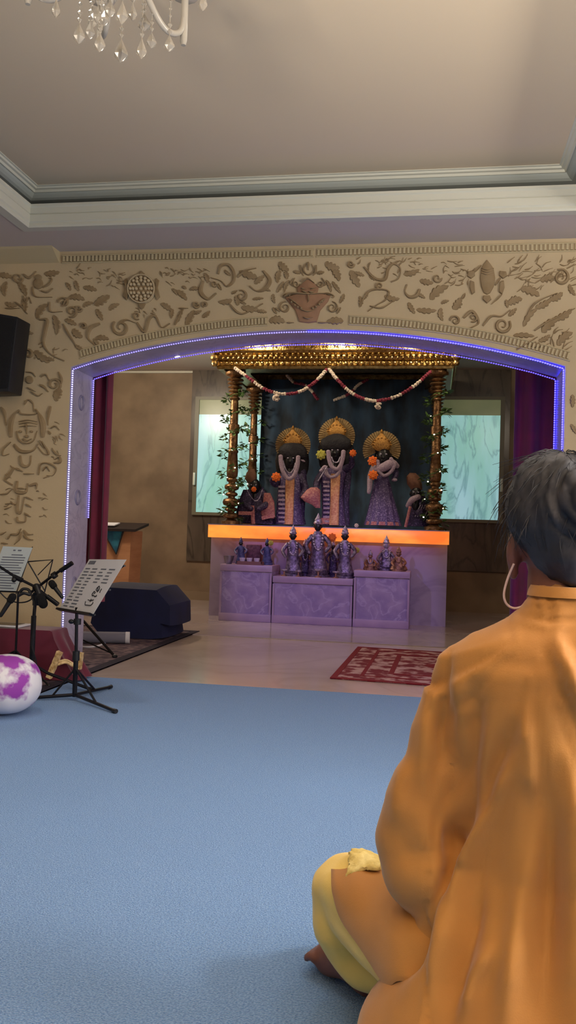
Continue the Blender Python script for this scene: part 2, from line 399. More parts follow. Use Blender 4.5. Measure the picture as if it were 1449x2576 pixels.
# ---- carved relief on the arch wall (wall coordinates read from the picture at the wall's own plane)
def wp(px, py): return at(px, py, YA)
class Relief(MB):
    def ridge(s, pts, w, h=.012, n=6, taper=True):
        q = crom([wp(*p) for p in pts], n); N = len(q); k = mpp(YA); vs = []; fs = []
        for i, p in enumerate(q):
            t = (q[min(i+1,N-1)]-q[max(i-1,0)]); t.y = 0; t = t.normalized() if t.length > 1e-9 else V((1,0,0))
            nn = V((-t.z, 0, t.x)); u = i/(N-1); ww = 1.3*w*k/2*((.35+.65*sin(PI*min(1,u*1.15+.12))) if taper else 1)
            hh = h*(.5+.5*ww/(w*k/2))
            vs += [p+nn*ww+V((0,.002,0)), p+nn*ww*.5-V((0,hh,0)), p-nn*ww*.5-V((0,hh,0)), p-nn*ww+V((0,.002,0))]
        for i in range(N-1):
            for j in range(3): fs.append((4*i+j, 4*i+j+1, 4*i+j+5, 4*i+j+4))
        fs += [(0,1,2,3), (4*N-1,4*N-2,4*N-3,4*N-4)]
        s.add(vs, fs)
    def spiral(s, px, py, r, a0=0, turns=1.4, d=1, w=5, tail=None):
        pts = []
        if tail: pts.append(tail)
        n = 14
        for i in range(n+1):
            u = i/n; a = a0+d*turns*2*PI*u; rr = r*(1-.78*u); pts.append((px+rr*cos(a), py+rr*sin(a)))
        s.ridge(pts, w, n=3)
    def leaf(s, px, py, L, ang, w=None, lobes=4, h=.012):
        w = (w or L*.42)*1.28; L *= 1.1; a = math.radians(ang); ux, uy = cos(a), sin(a); n = lobes*4
        bend = random.uniform(-.25,.25)*L
        mid = []; le = []; ri = []
        for i in range(n+1):
            u = i/n; x = (u-.5)*L; b = bend*(u*(1-u))*2
            env = sin(PI*min(1,(u*.9+.1)))**.7; lob = .62+.38*abs(sin(PI*lobes*u))
            o = w/2*env*lob if 0 < i < n else .6
            mid.append((px+ux*x-uy*b, py+uy*x+ux*b)); fwd = -.10*L*(1-lob)
            le.append((px+ux*(x+fwd)-uy*(b+o), py+uy*(x+fwd)+ux*(b+o))); ri.append((px+ux*(x+fwd)-uy*(b-o), py+uy*(x+fwd)+ux*(b-o)))
        vs = []; fs = []
        for i in range(n+1):
            m, l, r = wp(*mid[i]), wp(*le[i]), wp(*ri[i]); hh = h*(.4+.6*sin(PI*i/n))
            vs += [l+V((0,.002,0)), l.lerp(m,.3)-V((0,hh*.8,0)), m-V((0,hh*.55,0)), r.lerp(m,.3)-V((0,hh*.8,0)), r+V((0,.002,0))]
        for i in range(n):
            for j in range(4): fs.append((5*i+j, 5*i+j+1, 5*i+j+6, 5*i+j+5))
        s.add(vs, fs)
    def hatch(s, x0, x1, y0, y1, n, ang=-30, L=16):
        for _ in range(n):
            x, y = random.uniform(x0,x1), random.uniform(y0,y1); a = math.radians(ang+random.gauss(0,28)); l = L*random.uniform(.6,1.4)
            b = random.uniform(-4,4)
            s.ridge([(x,y), (x+cos(a)*l*.5-sin(a)*b, y+sin(a)*l*.5+cos(a)*b), (x+cos(a)*l, y+sin(a)*l)], random.uniform(1.6,3.2), .006, 3)
    def blob(s, poly, h=.014):
        q = [wp(*p) for p in poly]; c = sum(q, V((0,0,0)))/len(q); n = len(q); vs = []
        for f, y in ((1,.002), (.96,-h*.7), (.86,-h)): vs += [c.lerp(p,f)+V((0,y,0)) for p in q]
        vs.append(c-V((0,h*1.3,0)))
        fs = [(i*n+k, i*n+(k+1)%n, (i+1)*n+(k+1)%n, (i+1)*n+k) for i in range(2) for k in range(n)] + [(2*n+k, 2*n+(k+1)%n, 3*n) for k in range(n)]
        s.add(vs, fs)
    def ellip(s, px, py, rx, ry, h=.012, n=20): s.blob([(px+rx*cos(2*PI*k/n), py+ry*sin(2*PI*k/n)) for k in range(n)], h)
R_ = Relief()
for a in [(14,695,34,10),(57,729,36,60),(132,687,36,-8),(172,722,22,60),(194,720,26,70),(228,727,32,12),(194,752,38,8),(258,755,42,-32,20),(223,767,26,-20),
          (251,793,30,62),(107,782,42,-52),(139,819,46,82,17),(179,811,30,25),(196,839,30,40,18),(258,853,32,3),(288,772,28,-30),(107,898,44,38),(72,834,26,20),
          (200,875,24,30),(243,862,22,50),(15,728,34,95),(60,770,30,80),(30,765,30,10),(125,905,24,10),
          (457,744,34,42),(440,735,20,50),(464,724,12,30,8),(489,728,24,170),(519,700,24,72,12),(573,687,20,40),(553,722,18,60),(623,690,44,200),(653,703,30,-40),(672,731,18,10),
          (566,757,32,172),(596,757,24,80,14),(630,776,40,8),(650,752,26,-6,7),(420,774,32,35),(433,790,22,100),(479,799,40,-62,16),(455,792,34,-68,10),(519,790,24,-40),(497,785,22,-20),
          (660,785,22,5),(590,735,16,-30),(612,762,16,20),
          (715,671,30,40,18),(701,697,30,100,14),(720,693,20,80,12),(837,668,36,20,20),(845,692,34,60,18),(705,723,30,122,9),(721,721,30,112,9),(827,721,30,68,9),(847,724,34,54,10),
          (698,809,36,4,20),(842,809,38,176,18),(746,686,18,190,9),(807,686,18,-10,9),(690,752,22,80,9),(860,752,24,115,9),(692,782,18,60,7),(852,782,18,120,7),
          (894,703,44,62,20),(905,690,24,20),(1036,684,38,-18,14),(987,748,36,10,14),(940,700,24,30),(1074,709,32,10,15),(1106,736,52,-36,22),(1074,780,46,2,14),(1036,776,30,60),(1112,792,30,82,13),
          (1150,763,32,-58,20),(1120,760,20,-20),(1060,745,22,30),(1166,745,16,-60),(905,760,26,90),(920,745,20,120),
          (1335,736,46,22,22),(1297,758,34,-20,20),(1379,703,34,-12,18),(1368,763,42,-30,16),(1335,798,52,-52,14),(1384,818,48,-42,22),(1319,845,48,2,13),(1417,790,48,-30,18),(1422,852,46,-40,20),
          (1275,765,20,80,10),(1290,785,26,-45),(1370,850,30,-30),(1400,745,34,-30,18),(1440,730,30,60),(1350,870,34,10),
          (1440,1010,30,90),(1443,1080,26,60),(147,995,30,110,20),(45,950,14,40)]: R_.leaf(*a)
for a in [(47,700,13,0),(161,762,14,PI,1.2,1,5),(181,784,15,2,1.4,-1,6),(199,777,9,0),(211,821,8,PI),(305,824,22,-2.4,1.3,-1,7),(72,891,13,PI,1.3,1,6),
          (494,767,9,0),(516,767,7,2),(608,745,15,-2,1.2,1,5),(718,774,15,-1.5,1.4,-1,3),(836,774,15,-1.6,1.4,1,3),(883,665,9,0),(1145,807,13,PI,1.3,1,5),(1264,818,21,-.5,1.4,1,7),
          (1411,698,21,-2,1.5,1,7),(137,968,18,PI*.5,1.5,-1,6),(735,745,9,0,1.3,1,2.5),(815,745,9,PI,1.3,-1,2.5),(345,795,10,1,1.2,1,4),(1100,700,12,0,1.2,1,4),(1190,800,11,2,1.2,-1,5),
          (745,715,9,0,1.3,1,2.5),(806,715,9,PI,1.3,-1,2.5),(955,720,10,1,1.3,1,4),(540,715,8,1,1.2,1,3)]: R_.spiral(*a)
for p, w in [([(99,804),(119,806),(114,836),(110,866),(129,892),(162,908)],8),([(160,815),(172,838),(186,860),(196,878)],4),([(252,814),(228,826),(222,850),(240,868)],9),
             ([(158,772),(172,752),(190,748)],6),([(126,760),(128,784),(158,784)],4),([(60,690),(74,700),(92,683)],5),([(511,707),(505,735),(524,753),(545,738)],10),
             ([(549,690),(556,670),(575,667),(588,685),(588,708),(571,721),(556,707),(531,699)],7),([(598,698),(618,682),(645,675)],5),([(663,682),(679,706),(666,728),(645,732),(628,720)],9),
             ([(577,764),(598,786),(618,788),(662,764)],5),([(345,812),(364,835),(376,802),(392,797),(407,824),(428,814)],7),([(440,818),(452,796),(459,779)],5),([(450,776),(474,776)],4),
             ([(300,815),(318,805),(340,812)],5),([(916,672),(942,700),(968,703),(976,678),(990,664),(1007,676),(1003,700),(984,710)],7),
             ([(1056,728),(1048,744),(1030,747),(1019,734),(1024,716)],8),([(905,768),(926,736),(952,728),(978,734),(970,755),(948,768),(925,784)],4),([(930,770),(960,775),(990,758)],4),
             ([(1166,800),(1188,784),(1204,812),(1182,826)],7),([(1215,820),(1236,796),(1262,796),(1284,780)],5),([(1322,804),(1340,770),(1362,754),(1400,738)],4),([(1300,880),(1330,862),(1352,848)],4),
             ([(1345,832),(1378,810),(1420,790),(1446,776)],4),([(770,664),(764,680),(776,692),(790,682),(784,664)],3),([(756,668),(760,686),(764,694)],4),([(796,668),(794,686),(788,694)],4),
             ([(776,660),(776,680)],5),([(716,750),(712,745),(728,738),(748,738)],3),([(836,750),(840,745),(826,738),(804,738)],3),([(742,700),(732,715),(744,722)],3),([(810,700),(820,715),(808,722)],3),
             ([(722,812),(740,812)],4),([(800,812),(826,812)],4),([(694,775),(704,785)],4),
             # kneeling figure with a pot, far left
             ([(83,722),(86,742),(98,748),(132,748)],4),([(104,732),(120,735),(134,726)],5),([(108,724),(124,716),(132,702),(122,700)],3),([(60,745),(66,760),(74,748),(80,764)],3),([(14,776),(50,776)],4),([(40,760),(56,772),(70,790)],3),
             # tall crowned face with its ornaments on the pier
             ([(42,1085),(50,1108),(68,1116),(86,1108),(94,1084)],3),([(48,1061),(70,1057),(94,1061)],3),([(48,1067),(70,1063),(94,1067)],3),([(50,1074),(70,1071),(92,1073)],2.5),([(68,1066),(68,1092)],3),
             ([(58,1104),(68,1109),(80,1104)],4),([(36,1118),(50,1134),(68,1137),(86,1132),(96,1117)],8),([(52,1146),(54,1166),(64,1174),(76,1168),(79,1146)],7),
             ([(28,1100),(27,1070),(36,1045),(50,1032)],12),([(108,1100),(108,1070),(100,1045),(90,1030)],14),([(50,1035),(56,1042),(90,1042),(92,1030)],4),([(62,1018),(72,1006),(84,1015),(86,1036)],3),
             ([(2,1025),(12,1040),(16,1070)],8),([(128,1022),(122,1046),(121,1070)],7),([(28,1112),(10,1130),(8,1146),(24,1142)],3),([(106,1110),(124,1140),(112,1142),(96,1124)],3),([(100,1108),(112,1128)],3),
             ([(36,1176),(22,1196),(14,1208),(32,1220)],9),([(40,1178),(58,1186)],5),([(60,1192),(86,1192)],4),([(44,1210),(42,1236),(66,1238),(70,1216)],9),([(74,1222),(92,1218),(92,1230)],7),([(46,1228),(66,1230)],4),
             ([(48,1246),(44,1284),(54,1288),(62,1250)],7),([(44,1300),(46,1312),(64,1312),(66,1296)],5),([(98,1195),(104,1168),(124,1166),(142,1178),(134,1196),(118,1196)],3),([(108,1185),(118,1174),(126,1186)],3),([(136,1164),(152,1162),(150,1150),(138,1156)],6),
             ([(0,1244),(18,1242),(30,1232)],4),([(66,1250),(84,1258)],3),([(66,1268),(80,1276)],3),([(14,1268),(30,1266)],3),([(12,1282),(30,1274)],3),([(62,1290),(78,1300)],3),
             ([(28,1344),(44,1344),(54,1330)],5),([(60,1334),(70,1344),(84,1344)],5),([(54,1338),(50,1356),(36,1370)],4),([(60,1346),(72,1356),(84,1358)],4),([(20,1356),(28,1344)],4),([(0,1345),(16,1338)],5),([(4,1366),(20,1368)],4),
             ([(128,1078),(140,1072),(150,1082)],3),([(132,1130),(144,1144),(154,1146)],3),([(104,948),(116,942),(124,956)],4),([(78,985),(96,996),(108,990)],3),([(70,975),(90,985)],3),([(66,936),(82,938),(90,948)],3),
             ([(100,968),(112,974),(122,986)],6),([(148,936),(156,956),(152,976)],5),([(128,1092),(122,1084)],5)]: R_.ridge(p, w)
for e in [(75,956,9,10),(97,714,12,14),(97,698,9,7),(52,1086,4,3),(80,1086,4,3),(68,1098,5,4),(46,952,5,5)]: R_.ellip(*e)
R_.hatch(175,310,676,722,34,15,14); R_.hatch(400,520,672,712,30,20,14); R_.hatch(890,1170,652,690,46,-18,18); R_.hatch(1110,1180,680,720,16,-30,18)
R_.hatch(1270,1446,655,700,46,-35,22); R_.hatch(1290,1440,700,740,18,-35,22); R_.hatch(330,395,775,795,10,30,12); R_.hatch(1340,1440,830,890,14,-40,24)
R_.hatch(125,155,1060,1150,10,50,12); R_.hatch(5,30,1170,1320,10,20,14); R_.hatch(90,120,1200,1320,8,20,12); R_.hatch(80,160,860,910,10,-20,14)
struct('scroll_relief', R_, 'relief', wall)
T_ = Relief(); T_.ellip(357,728,36,38,.012,28); T_.blob([(357,682),(350,690),(353,697),(361,697),(365,690)])
for s in (-1,1): T_.blob([(357+s*37,700),(357+s*44,706),(357+s*40,724),(357+s*46,748),(357+s*38,756),(357+s*32,742),(357+s*35,720)])
T_.blob([(348,764),(367,764),(362,775),(357,779),(352,774)])
struct('turtle_medallion', T_, 'relief', wall)
T_ = Relief()
for rr, n in ((5,1),(12,6),(20,12),(27,16)):
    for k in range(n): T_.ellip(357+(rr if n > 1 else 0)*cos(2*PI*k/n), 728+(rr if n > 1 else 0)*sin(2*PI*k/n)*1.04, 4.2, 4.2, .024, 10)
T_.ridge([(357+33*cos(2*PI*k/24), 728+35*sin(2*PI*k/24)) for k in range(25)], 4, .02, 3, False)
struct('shell_bosses', T_, 'plaster', wall)
K_ = Relief(); K_.blob([(776,698),(791,713),(802,723),(799,737),(832,744),(826,759),(806,782),(797,811),(776,814),(753,811),(743,782),(716,749),(749,739),(747,724),(763,711)], .016)
struct('mask_medallion', K_, 'relief_fill', wall)
K_ = Relief()
for p, w in [([(716,748),(735,740),(776,742),(815,740),(832,744)],4),([(763,711),(776,703),(791,713)],4),([(728,752),(745,764),(762,778)],3),([(820,754),(806,764),(790,778)],3),([(776,742),(778,758),(774,764)],3),
             ([(760,733),(770,738),(776,736)],4),([(778,736),(786,738),(796,732)],4),([(758,728),(772,730)],3),([(782,730),(796,726)],3),([(765,800),(776,804),(788,800)],3),([(757,780),(776,786),(797,780)],3)]: K_.ridge(p, w, .03)
for x, y in ((735,762),(743,770),(751,775),(759,778),(788,778),(796,774),(804,768),(811,761)): K_.ellip(x, y, 3, 3, .03, 8)
struct('mask_features', K_, 'relief', wall)
K_ = Relief(); K_.blob([(1225,653),(1216,664),(1210,676),(1207,700),(1210,722),(1217,738),(1225,742),(1233,738),(1242,722),(1246,700),(1242,676),(1234,664)], .012)
K_.blob([(1216,744),(1232,744),(1236,754),(1225,764),(1214,754)])
for s in (-1,1):
    K_.blob([(1225+s*32,682),(1225+s*48,684),(1225+s*50,696),(1225+s*40,702),(1225+s*30,694)]); K_.blob([(1225+s*32,710),(1225+s*42,706),(1225+s*44,724),(1225+s*38,742),(1225+s*30,736)])
K_.ridge([(1210,668),(1196,682),(1186,690)],4); K_.ridge([(1246,718),(1256,704),(1264,694)],4); K_.ridge([(1262,742),(1250,754),(1236,766)],3)
for k in range(3): K_.ridge([(1210,676+k*6),(1225,681+k*6),(1242,676+k*6)], 2, .02)
struct('fish_relief', K_, 'relief', wall)

# ---- LED strips along the front and rear edge of the arch
def led(name, pts, m, label, grp='light strips edging the arch', pitch=.014):
    t = thing(name, pts[0], label, 'light strip', grp)
    obj('strip_backing', MB().tube(pts, .0036, 6), 'led_back', t)
    mb = MB(); L = 0
    for a, b in zip(pts, pts[1:]):
        d = b-a; k = max(1, int(d.length/pitch))
        for i in range(k): mb.box(a+d*((i+.5)/k), (.0065,.008,.0065))
    obj('diodes', mb, m, t, smooth=False)
YF, YR, EI = YA+.004, YA+TH-.006, .013
la = [V((p.x,0,p.z-EI-.004)) for p in arc[::2]]
la[0].x += EI; la[-1].x -= EI
def lay(pts, y): return [V((p.x,y,p.z)) for p in pts]
led('led_strip', lay([V((XL+EI,0,.02)), V((XL+EI,0,ZS-.02))], YF), 'led_white', 'white lavender light strip up the front edge of the left jamb')
led('led_strip', lay(la[:11], YF), 'led_lavender', 'lavender light strip along the left half of the front arch edge')
led('led_strip', lay(la[10:], YF), 'led_blue', 'deep blue light strip along the right half of the front arch edge')
led('led_strip', lay([V((XR-EI,0,ZS-.02)), V((XR-EI,0,.02))], YF), 'led_blue', 'deep blue light strip down the front edge of the right jamb')
led('led_strip', lay([V((XL+EI,0,.98)), V((XL+EI,0,ZS-.02))], YR), 'led_lavender', 'violet light strip up the rear edge of the left jamb beside the curtain')
led('led_strip', lay(la, YR), 'led_violet', 'violet light strip along the rear edge of the arch in front of the canopy')
led('led_strip', lay([V((XR-EI,0,ZS-.02)), V((XR-EI,0,.02))], YR), 'led_blue', 'blue light strip down the rear edge of the right jamb beside the curtain')
p = at(446, 896, YR+.03)
t = thing('spotlight', p, 'small bright white spotlight on the rear edge of the arch at upper left', 'spotlight')
obj('housing', MB().lathe([(.006,-.0),(.02,0),(.022,.03),(.01,.045)], p), 'led_back', t); obj('lens', MB().ell(p+V((0,0,-.002)), (.018,.018,.012)), 'spot_lens', t)

# ---- far wall: dark marble panels and lit windows
def px_rect(px0, px1, py0, py1, Y):
    a = at(px0, py0, Y); b = at(px1, py1, Y); return a.x, b.x, b.z, a.z
PZ0, PZ1 = .533, ZSH
struct('trim_9', MB().box(((-3.30-1.0)/2, YB-.015, (PZ0+PZ1)/2), (2.30,.03,PZ1-PZ0)), 'dark_marble')
struct('trim_10', MB().box(((.92-1.0)/2, YB-.015, (PZ0+PZ1)/2), (1.92,.03,PZ1-PZ0)), 'dark_marble')
def window(n, x0, x1, z0, z1, hx, band_left):
    fr = MB(); Y = YB-.045; w = .055
    for x in (x0+w/2, x1-w/2): fr.box((x, Y, (z0+z1)/2), (w,.05,z1-z0))
    for z in (z0+.02, z1-.02): fr.box(((x0+x1)/2, Y, z), (x1-x0-2*w,.05,.04))
    o = struct(n, fr, 'window_frame', smooth=False)
    struct('pane', MB().box(((x0+x1)/2, Y, (z0+z1-.22)/2), (x1-x0-2*w,.02,z1-z0-.26)), 'aqua_glass', o, smooth=False)
    struct('transom_pane', MB().box(((x0+x1)/2, Y, z1-.14), (x1-x0-2*w,.022,.20)), 'olive_glass', o, smooth=False)
    struct('window_handle', MB().box((hx, Y-.045, 1.64), (.03,.04,.17)), 'handle_white', o, bevel=.006)
window('window_1', -3.235, -2.05, 1.155, 2.76, -3.21, True)
window('window_2', -.06, .855, 1.155, 2.775, .83, False)

# ---- curtains
def curtain(x0, x1, Y, z0, z1, folds, label, amp=.035, flare=0):
    rs = []; n = 64
    for i in range(13):
        u = i/12; z = z1+(z0-z1)*u; front = []; back = []
        for k in range(n+1):
            q = k/n; x = x0+(x1-x0)*q - flare*u*(1-q)
            y = Y+amp*(.7+.3*u)*sin(q*folds*2*PI+.4*sin(3*q+u))+.01*sin(q*folds*4.7)
            front.append(V((x,y-.004,z))); back.append(V((x,y+.004,z)))
        rs.append(front+back[::-1])
    o = obj('curtain', MB().rings(rs), 'curtain_maroon', ang=80); return tag(o, label, 'curtain', 'maroon curtains inside the arch')
curtain(-2.52, -2.19, 5.56, .42, 2.35, 4, 'maroon curtain hanging behind the left jamb of the arch')
curtain(.485, 1.35, 5.60, .012, 2.35, 6, 'maroon curtain hanging behind the right jamb, partly behind the seated person')

# ------------------------------------------------------------------ altar
Z0 = .006
AX0, AX1 = -2.43, .15
t = thing('altar', (-1.14, 9.9, Z0), 'wide white marble altar with a glowing orange stone edge under the golden canopy', 'altar')
obj('altar_body', MB().box((-1.14, (9.22+10.75)/2, (Z0+.868)/2), (AX1-AX0-.01, 1.53, .868-Z0)), 'altar_marble', t, smooth=False)
obj('altar_slab', MB().box((-1.137, (9.1+10.8)/2, .937), (2.592, 1.7, .138)), 'onyx', t, bevel=.004, label='glowing orange stone slab')
obj('slab_rim', MB().box((-1.137, (9.095+10.8)/2, 1.010), (2.60, 1.71, .010)), 'altar_marble', t, smooth=False)
def plinth(x0, x1, z1, label, y0=8.75, y1=9.19):
    t = thing('plinth', ((x0+x1)/2, (y0+y1)/2, Z0), label, 'plinth', 'low marble plinths before the altar')
    obj('plinth_body', MB().box(((x0+x1)/2, (y0+y1)/2+.01, (Z0+z1)/2), (x1-x0-.012, y1-y0-.03, z1-Z0-.004)), 'plinth_marble', t, smooth=False)
    obj('plinth_top', MB().box(((x0+x1)/2, (y0+y1)/2, z1-.033), (x1-x0, y1-y0, .066)), 'plinth_trim', t, bevel=.004)
    obj('plinth_base', MB().box(((x0+x1)/2, (y0+y1)/2, Z0+.04), (x1-x0, y1-y0, .08)), 'plinth_trim', t, bevel=.004)
    for x in (x0+.012, x1-.012): obj('corner_strip', MB().box((x, y0+.008, (Z0+z1)/2), (.02, .012, z1-Z0-.16)), 'plinth_trim', t, smooth=False)
plinth(-2.196, -1.641, .592, 'marble plinth at left carrying the bowl and tray of cups')
plinth(-1.633, -.800, .490, 'wide low middle marble plinth carrying the tall silver figures')
plinth(-.792, -.225, .582, 'marble plinth at right carrying the tan seated figures')

# ------------------------------------------------------------------ canopy
CX0, CX1, CY0, CY1 = -2.47, .215, 9.12, 10.55
CB = 2.73
t = thing('canopy', (-1.13, 9.9, 1.015), 'carved golden canopy on four turned columns over the altar', 'canopy')
ent = MB()
prof = [(.30,0),(.30,.012),(.0,.012),(-.0,0),(-.012,.004),(-.02,.03),(-.004,.045),(-.004,.085),(-.03,.10),(-.045,.125),(-.02,.14),(-.02,.155),(-.055,.17),(-.07,.19),(-.02,.21),(.02,.215),(.02,.29),(.3,.29)]
rs = []
for a, z in prof: rs.append([V((CX0+.07+a,CY0+.07+a,CB+z)), V((CX1-.07-a,CY0+.07+a,CB+z)), V((CX1-.07-a,CY1-a*.1,CB+z)), V((CX0+.07+a,CY1-a*.1,CB+z))])
ent.rings(rs, cap=False, close=True)
obj('entablature', ent, 'gold', t, smooth=False)
orn = MB(); random.seed(3)
for i in range(44):
    x = CX0+.10+(CX1-CX0-.2)*i/43
    orn.ell((x, CY0+.055, CB+.065), (.020,.016,.022), 8, 6)
    orn.ell((x+.03, CY0+.02, CB+.115), (.014,.014,.018), 8, 6)
    orn.lathe([(.012,0),(.016,-.012),(.004,-.03)], (x, CY0+.03, CB+.168), 8)
    if i % 2 == 0:
        orn.tube([(x-.02,CY0+.06,CB+.245),(x-.012,CY0+.05,CB+.27),(x,CY0+.045,CB+.255),(x+.012,CY0+.05,CB+.27),(x+.02,CY0+.06,CB+.245)], .006, 6)
for i in range(20):
    for x in (CX0+.055, CX1-.055): orn.ell((x, CY0+.10+i*.065, CB+.065), (.016,.018,.022), 8, 6)
for x in (CX0+.03, CX1-.03): orn.ell((x, CY0+.04, CB+.12), (.05,.05,.045)); orn.ell((x,CY0+.04,CB+.06),(.035,.035,.04))
obj('frieze_ornament', orn, 'gold_bright', t)
sf = MB()
for x0, x1, y0, y1 in ((CX0+.07,-2.34,CY0+.08,CY1-.02),(.09,CX1-.07,CY0+.08,CY1-.02)): obj('soffit', MB().box(((x0+x1)/2,(y0+y1)/2,CB-.002),(x1-x0,y1-y0,.010)), 'soffit_pale', t, smooth=False)
obj('roof_board', MB().box(((CX0+CX1)/2,(CY0+CY1)/2+.05,CB+.20), (CX1-CX0-.3, CY1-CY0-.2,.03)), 'wood_dark', t, smooth=False)
def column(x, y, r):
    z0, z1 = 1.015, CB+.01; hh = z1-z0; pr = []
    def bulb(z, rr, h): pr.extend([(r*.75, z-h/2), (rr*.9, z-h*.3), (rr, z), (rr*.9, z+h*.3), (r*.75, z+h/2)])
    pr.append((r*2.0, z0)); pr.append((r*2.0, z0+.04)); pr.append((r*1.5, z0+.045))
    for z, q, h in ((.10,1.75,.07),(.17,1.4,.05),(.25,1.9,.10),(.34,1.35,.05),(.42,1.6,.08),(.50,1.2,.05)): bulb(z0+z, r*q, h)
    pr += [(r*1.15, z0+.54),(r*1.25,z0+.60),(r*.98,z0+.80),(r*1.15,z0+.81),(r*1.15,z0+.83),(r*.95,z0+.84),(r*.92,z0+1.02),(r*1.2,z0+1.03),(r*1.25,z0+1.08),(r*1.2,z0+1.12),(r*.88,z0+1.13),(r*.84,z0+1.36)]
    for k in range(6): bulb(z1-.31+k*.042, r*(1.15+.14*k), .04)
    pr += [(r*1.9, z1-.055),(r*2.2, z1-.04),(r*2.2, z1)]
    return MB().lathe(pr, (x, y, 0), 18)
COLS = [(-2.245,9.36,.052),(0.0,9.36,.052),(-2.245,10.42,.050),(0.0,10.42,.050)]
for c in COLS: obj('column', column(*c), 'gold_dark', t, ang=50)

# backdrop hanging at the back of the canopy
def cloth_panel(x0, x1, Y, z0, z1, folds, amp, m, name, n=70):
    rs = []
    for i in range(9):
        u = i/8; z = z1+(z0-z1)*u; fr = [V((x0+(x1-x0)*k/n, Y+amp*sin(k/n*folds*2*PI+.6*sin(5*k/n+u)), z)) for k in range(n+1)]
        rs.append([p-V((0,.003,0)) for p in fr]+[p+V((0,.003,0)) for p in fr][::-1])
    return obj(name, MB().rings(rs), m, ang=80)
o = cloth_panel(-2.17, -.02, 10.49, 1.02, 2.86, 9, .008, 'backdrop', 'backdrop_curtain'); tag(o, 'dark blue green cloth hanging behind the three standing figures', 'curtain')

# vines with fairy lights on the columns (leaves nobody could count: one mesh per vine)
random.seed(11)
def leafquad(mb, c, L, dr, nrm):
    dr = dr.normalized(); s = dr.cross(nrm).normalized()
    mb.add([c, c+dr*L*.5+s*L*.3+nrm*L*.06, c+dr*L, c+dr*L*.5-s*L*.3+nrm*L*.06], [(0,1,2,3)])
def vine(x, y, label, n=330):
    t = thing('vine', (x, y, 1.03), label, 'vine', 'leafy vines wound round the canopy columns')
    mb = MB(); st = []
    for i in range(90):
        u = i/89; a = u*7*2*PI; r = .078+.02*sin(u*40); st.append(V((x+r*cos(a), y+r*sin(a), 1.06+u*1.45)))
    mb.tube(st, .004, 5)
    for i in range(n):
        p = random.choice(st); out = V((p.x-x, p.y-y, 0)).normalized()
        d = out+V((random.uniform(-.8,.8),random.uniform(-.8,.8),random.uniform(-.7,.5)))
        leafquad(mb, p+out*random.uniform(0,.035)+V((0,0,random.uniform(-.03,.03))), random.uniform(.05,.085), d, V((random.random()-.5,random.random()-.5,1)).normalized())
    obj('leaves', mb, 'leaf_green', t, smooth=False)
    for i in range(13):
        p = st[6+i*6]; out = V((p.x-x, p.y-y, 0)).normalized(); obj('fairy_light', MB().ell(p+out*.03, (.009,.009,.007), 6, 4), 'fairy_light', t)
vine(-2.245, 9.36, 'leafy vine with tiny lights round the front left canopy column')
vine(0.0, 9.36, 'leafy vine with tiny lights round the front right canopy column')
vine(-2.245, 10.42, 'leafy vine with tiny lights round the rear left canopy column', 200)

# flower garlands
def swag(pts, Y, label, r=.023, grp='flower garlands hung under the canopy', step=.018):
    q = crom([at(*p, Y) for p in pts], 14)
    t = thing('flower_garland', q[0], label, 'garland', grp); run = 0; last = q[0]; cur = None; mb = MB()
    for i, p in enumerate(q):
        if (p-last).length < step and i: continue
        run += (p-last).length; last = p; seg = int(run/.13)
        if seg != cur:
            if cur is not None: obj('flower_segment', mb, 'flower_maroon' if cur % 2 else 'flower_white', t)
            mb = MB(); cur = seg
        mb.ell(p, (r*.75,)*3, 8, 6)
        for k in range(7):
            d = V((random.gauss(0,1),random.gauss(0,1),random.gauss(0,1))).normalized()
            mb.ell(p+d*r*.55, (r*.5,r*.5,r*.42), 6, 4)
    obj('flower_segment', mb, 'flower_maroon' if cur % 2 else 'flower_white', t)
swag([(592,926),(625,950),(665,978),(710,991),(752,986),(786,966),(808,945),(822,929)], 9.16, 'long left swag of white and maroon flowers under the golden canopy')
swag([(828,930),(850,956),(880,985),(915,1003),(950,1008),(1000,996),(1045,968),(1082,936)], 9.16, 'long right swag of white and maroon flowers under the golden canopy')
swag([(722,945),(740,962),(766,968),(782,982),(800,1006)], 10.2, 'short flower string behind the left swag', .022)
swag([(842,1006),(876,992),(902,968),(925,955)], 10.2, 'short flower string behind the right swag', .022)
def tassel(px, py, Y, label):
    c = at(px, py, Y); mb = MB()
    for k in range(16):
        d = V((random.gauss(0,1),random.gauss(0,.7),random.gauss(0,.7))).normalized(); mb.ell(c+d*.028, (.018,.018,.014), 6, 4)
    tag(obj('flower_tassel', mb, 'flower_white'), label, 'flower', 'flower tassels')
mbt = None
tassel(695, 1001, 9.16, 'small flower tassel under the left swag'); tassel(952, 1021, 9.16, 'small flower tassel under the right swag')

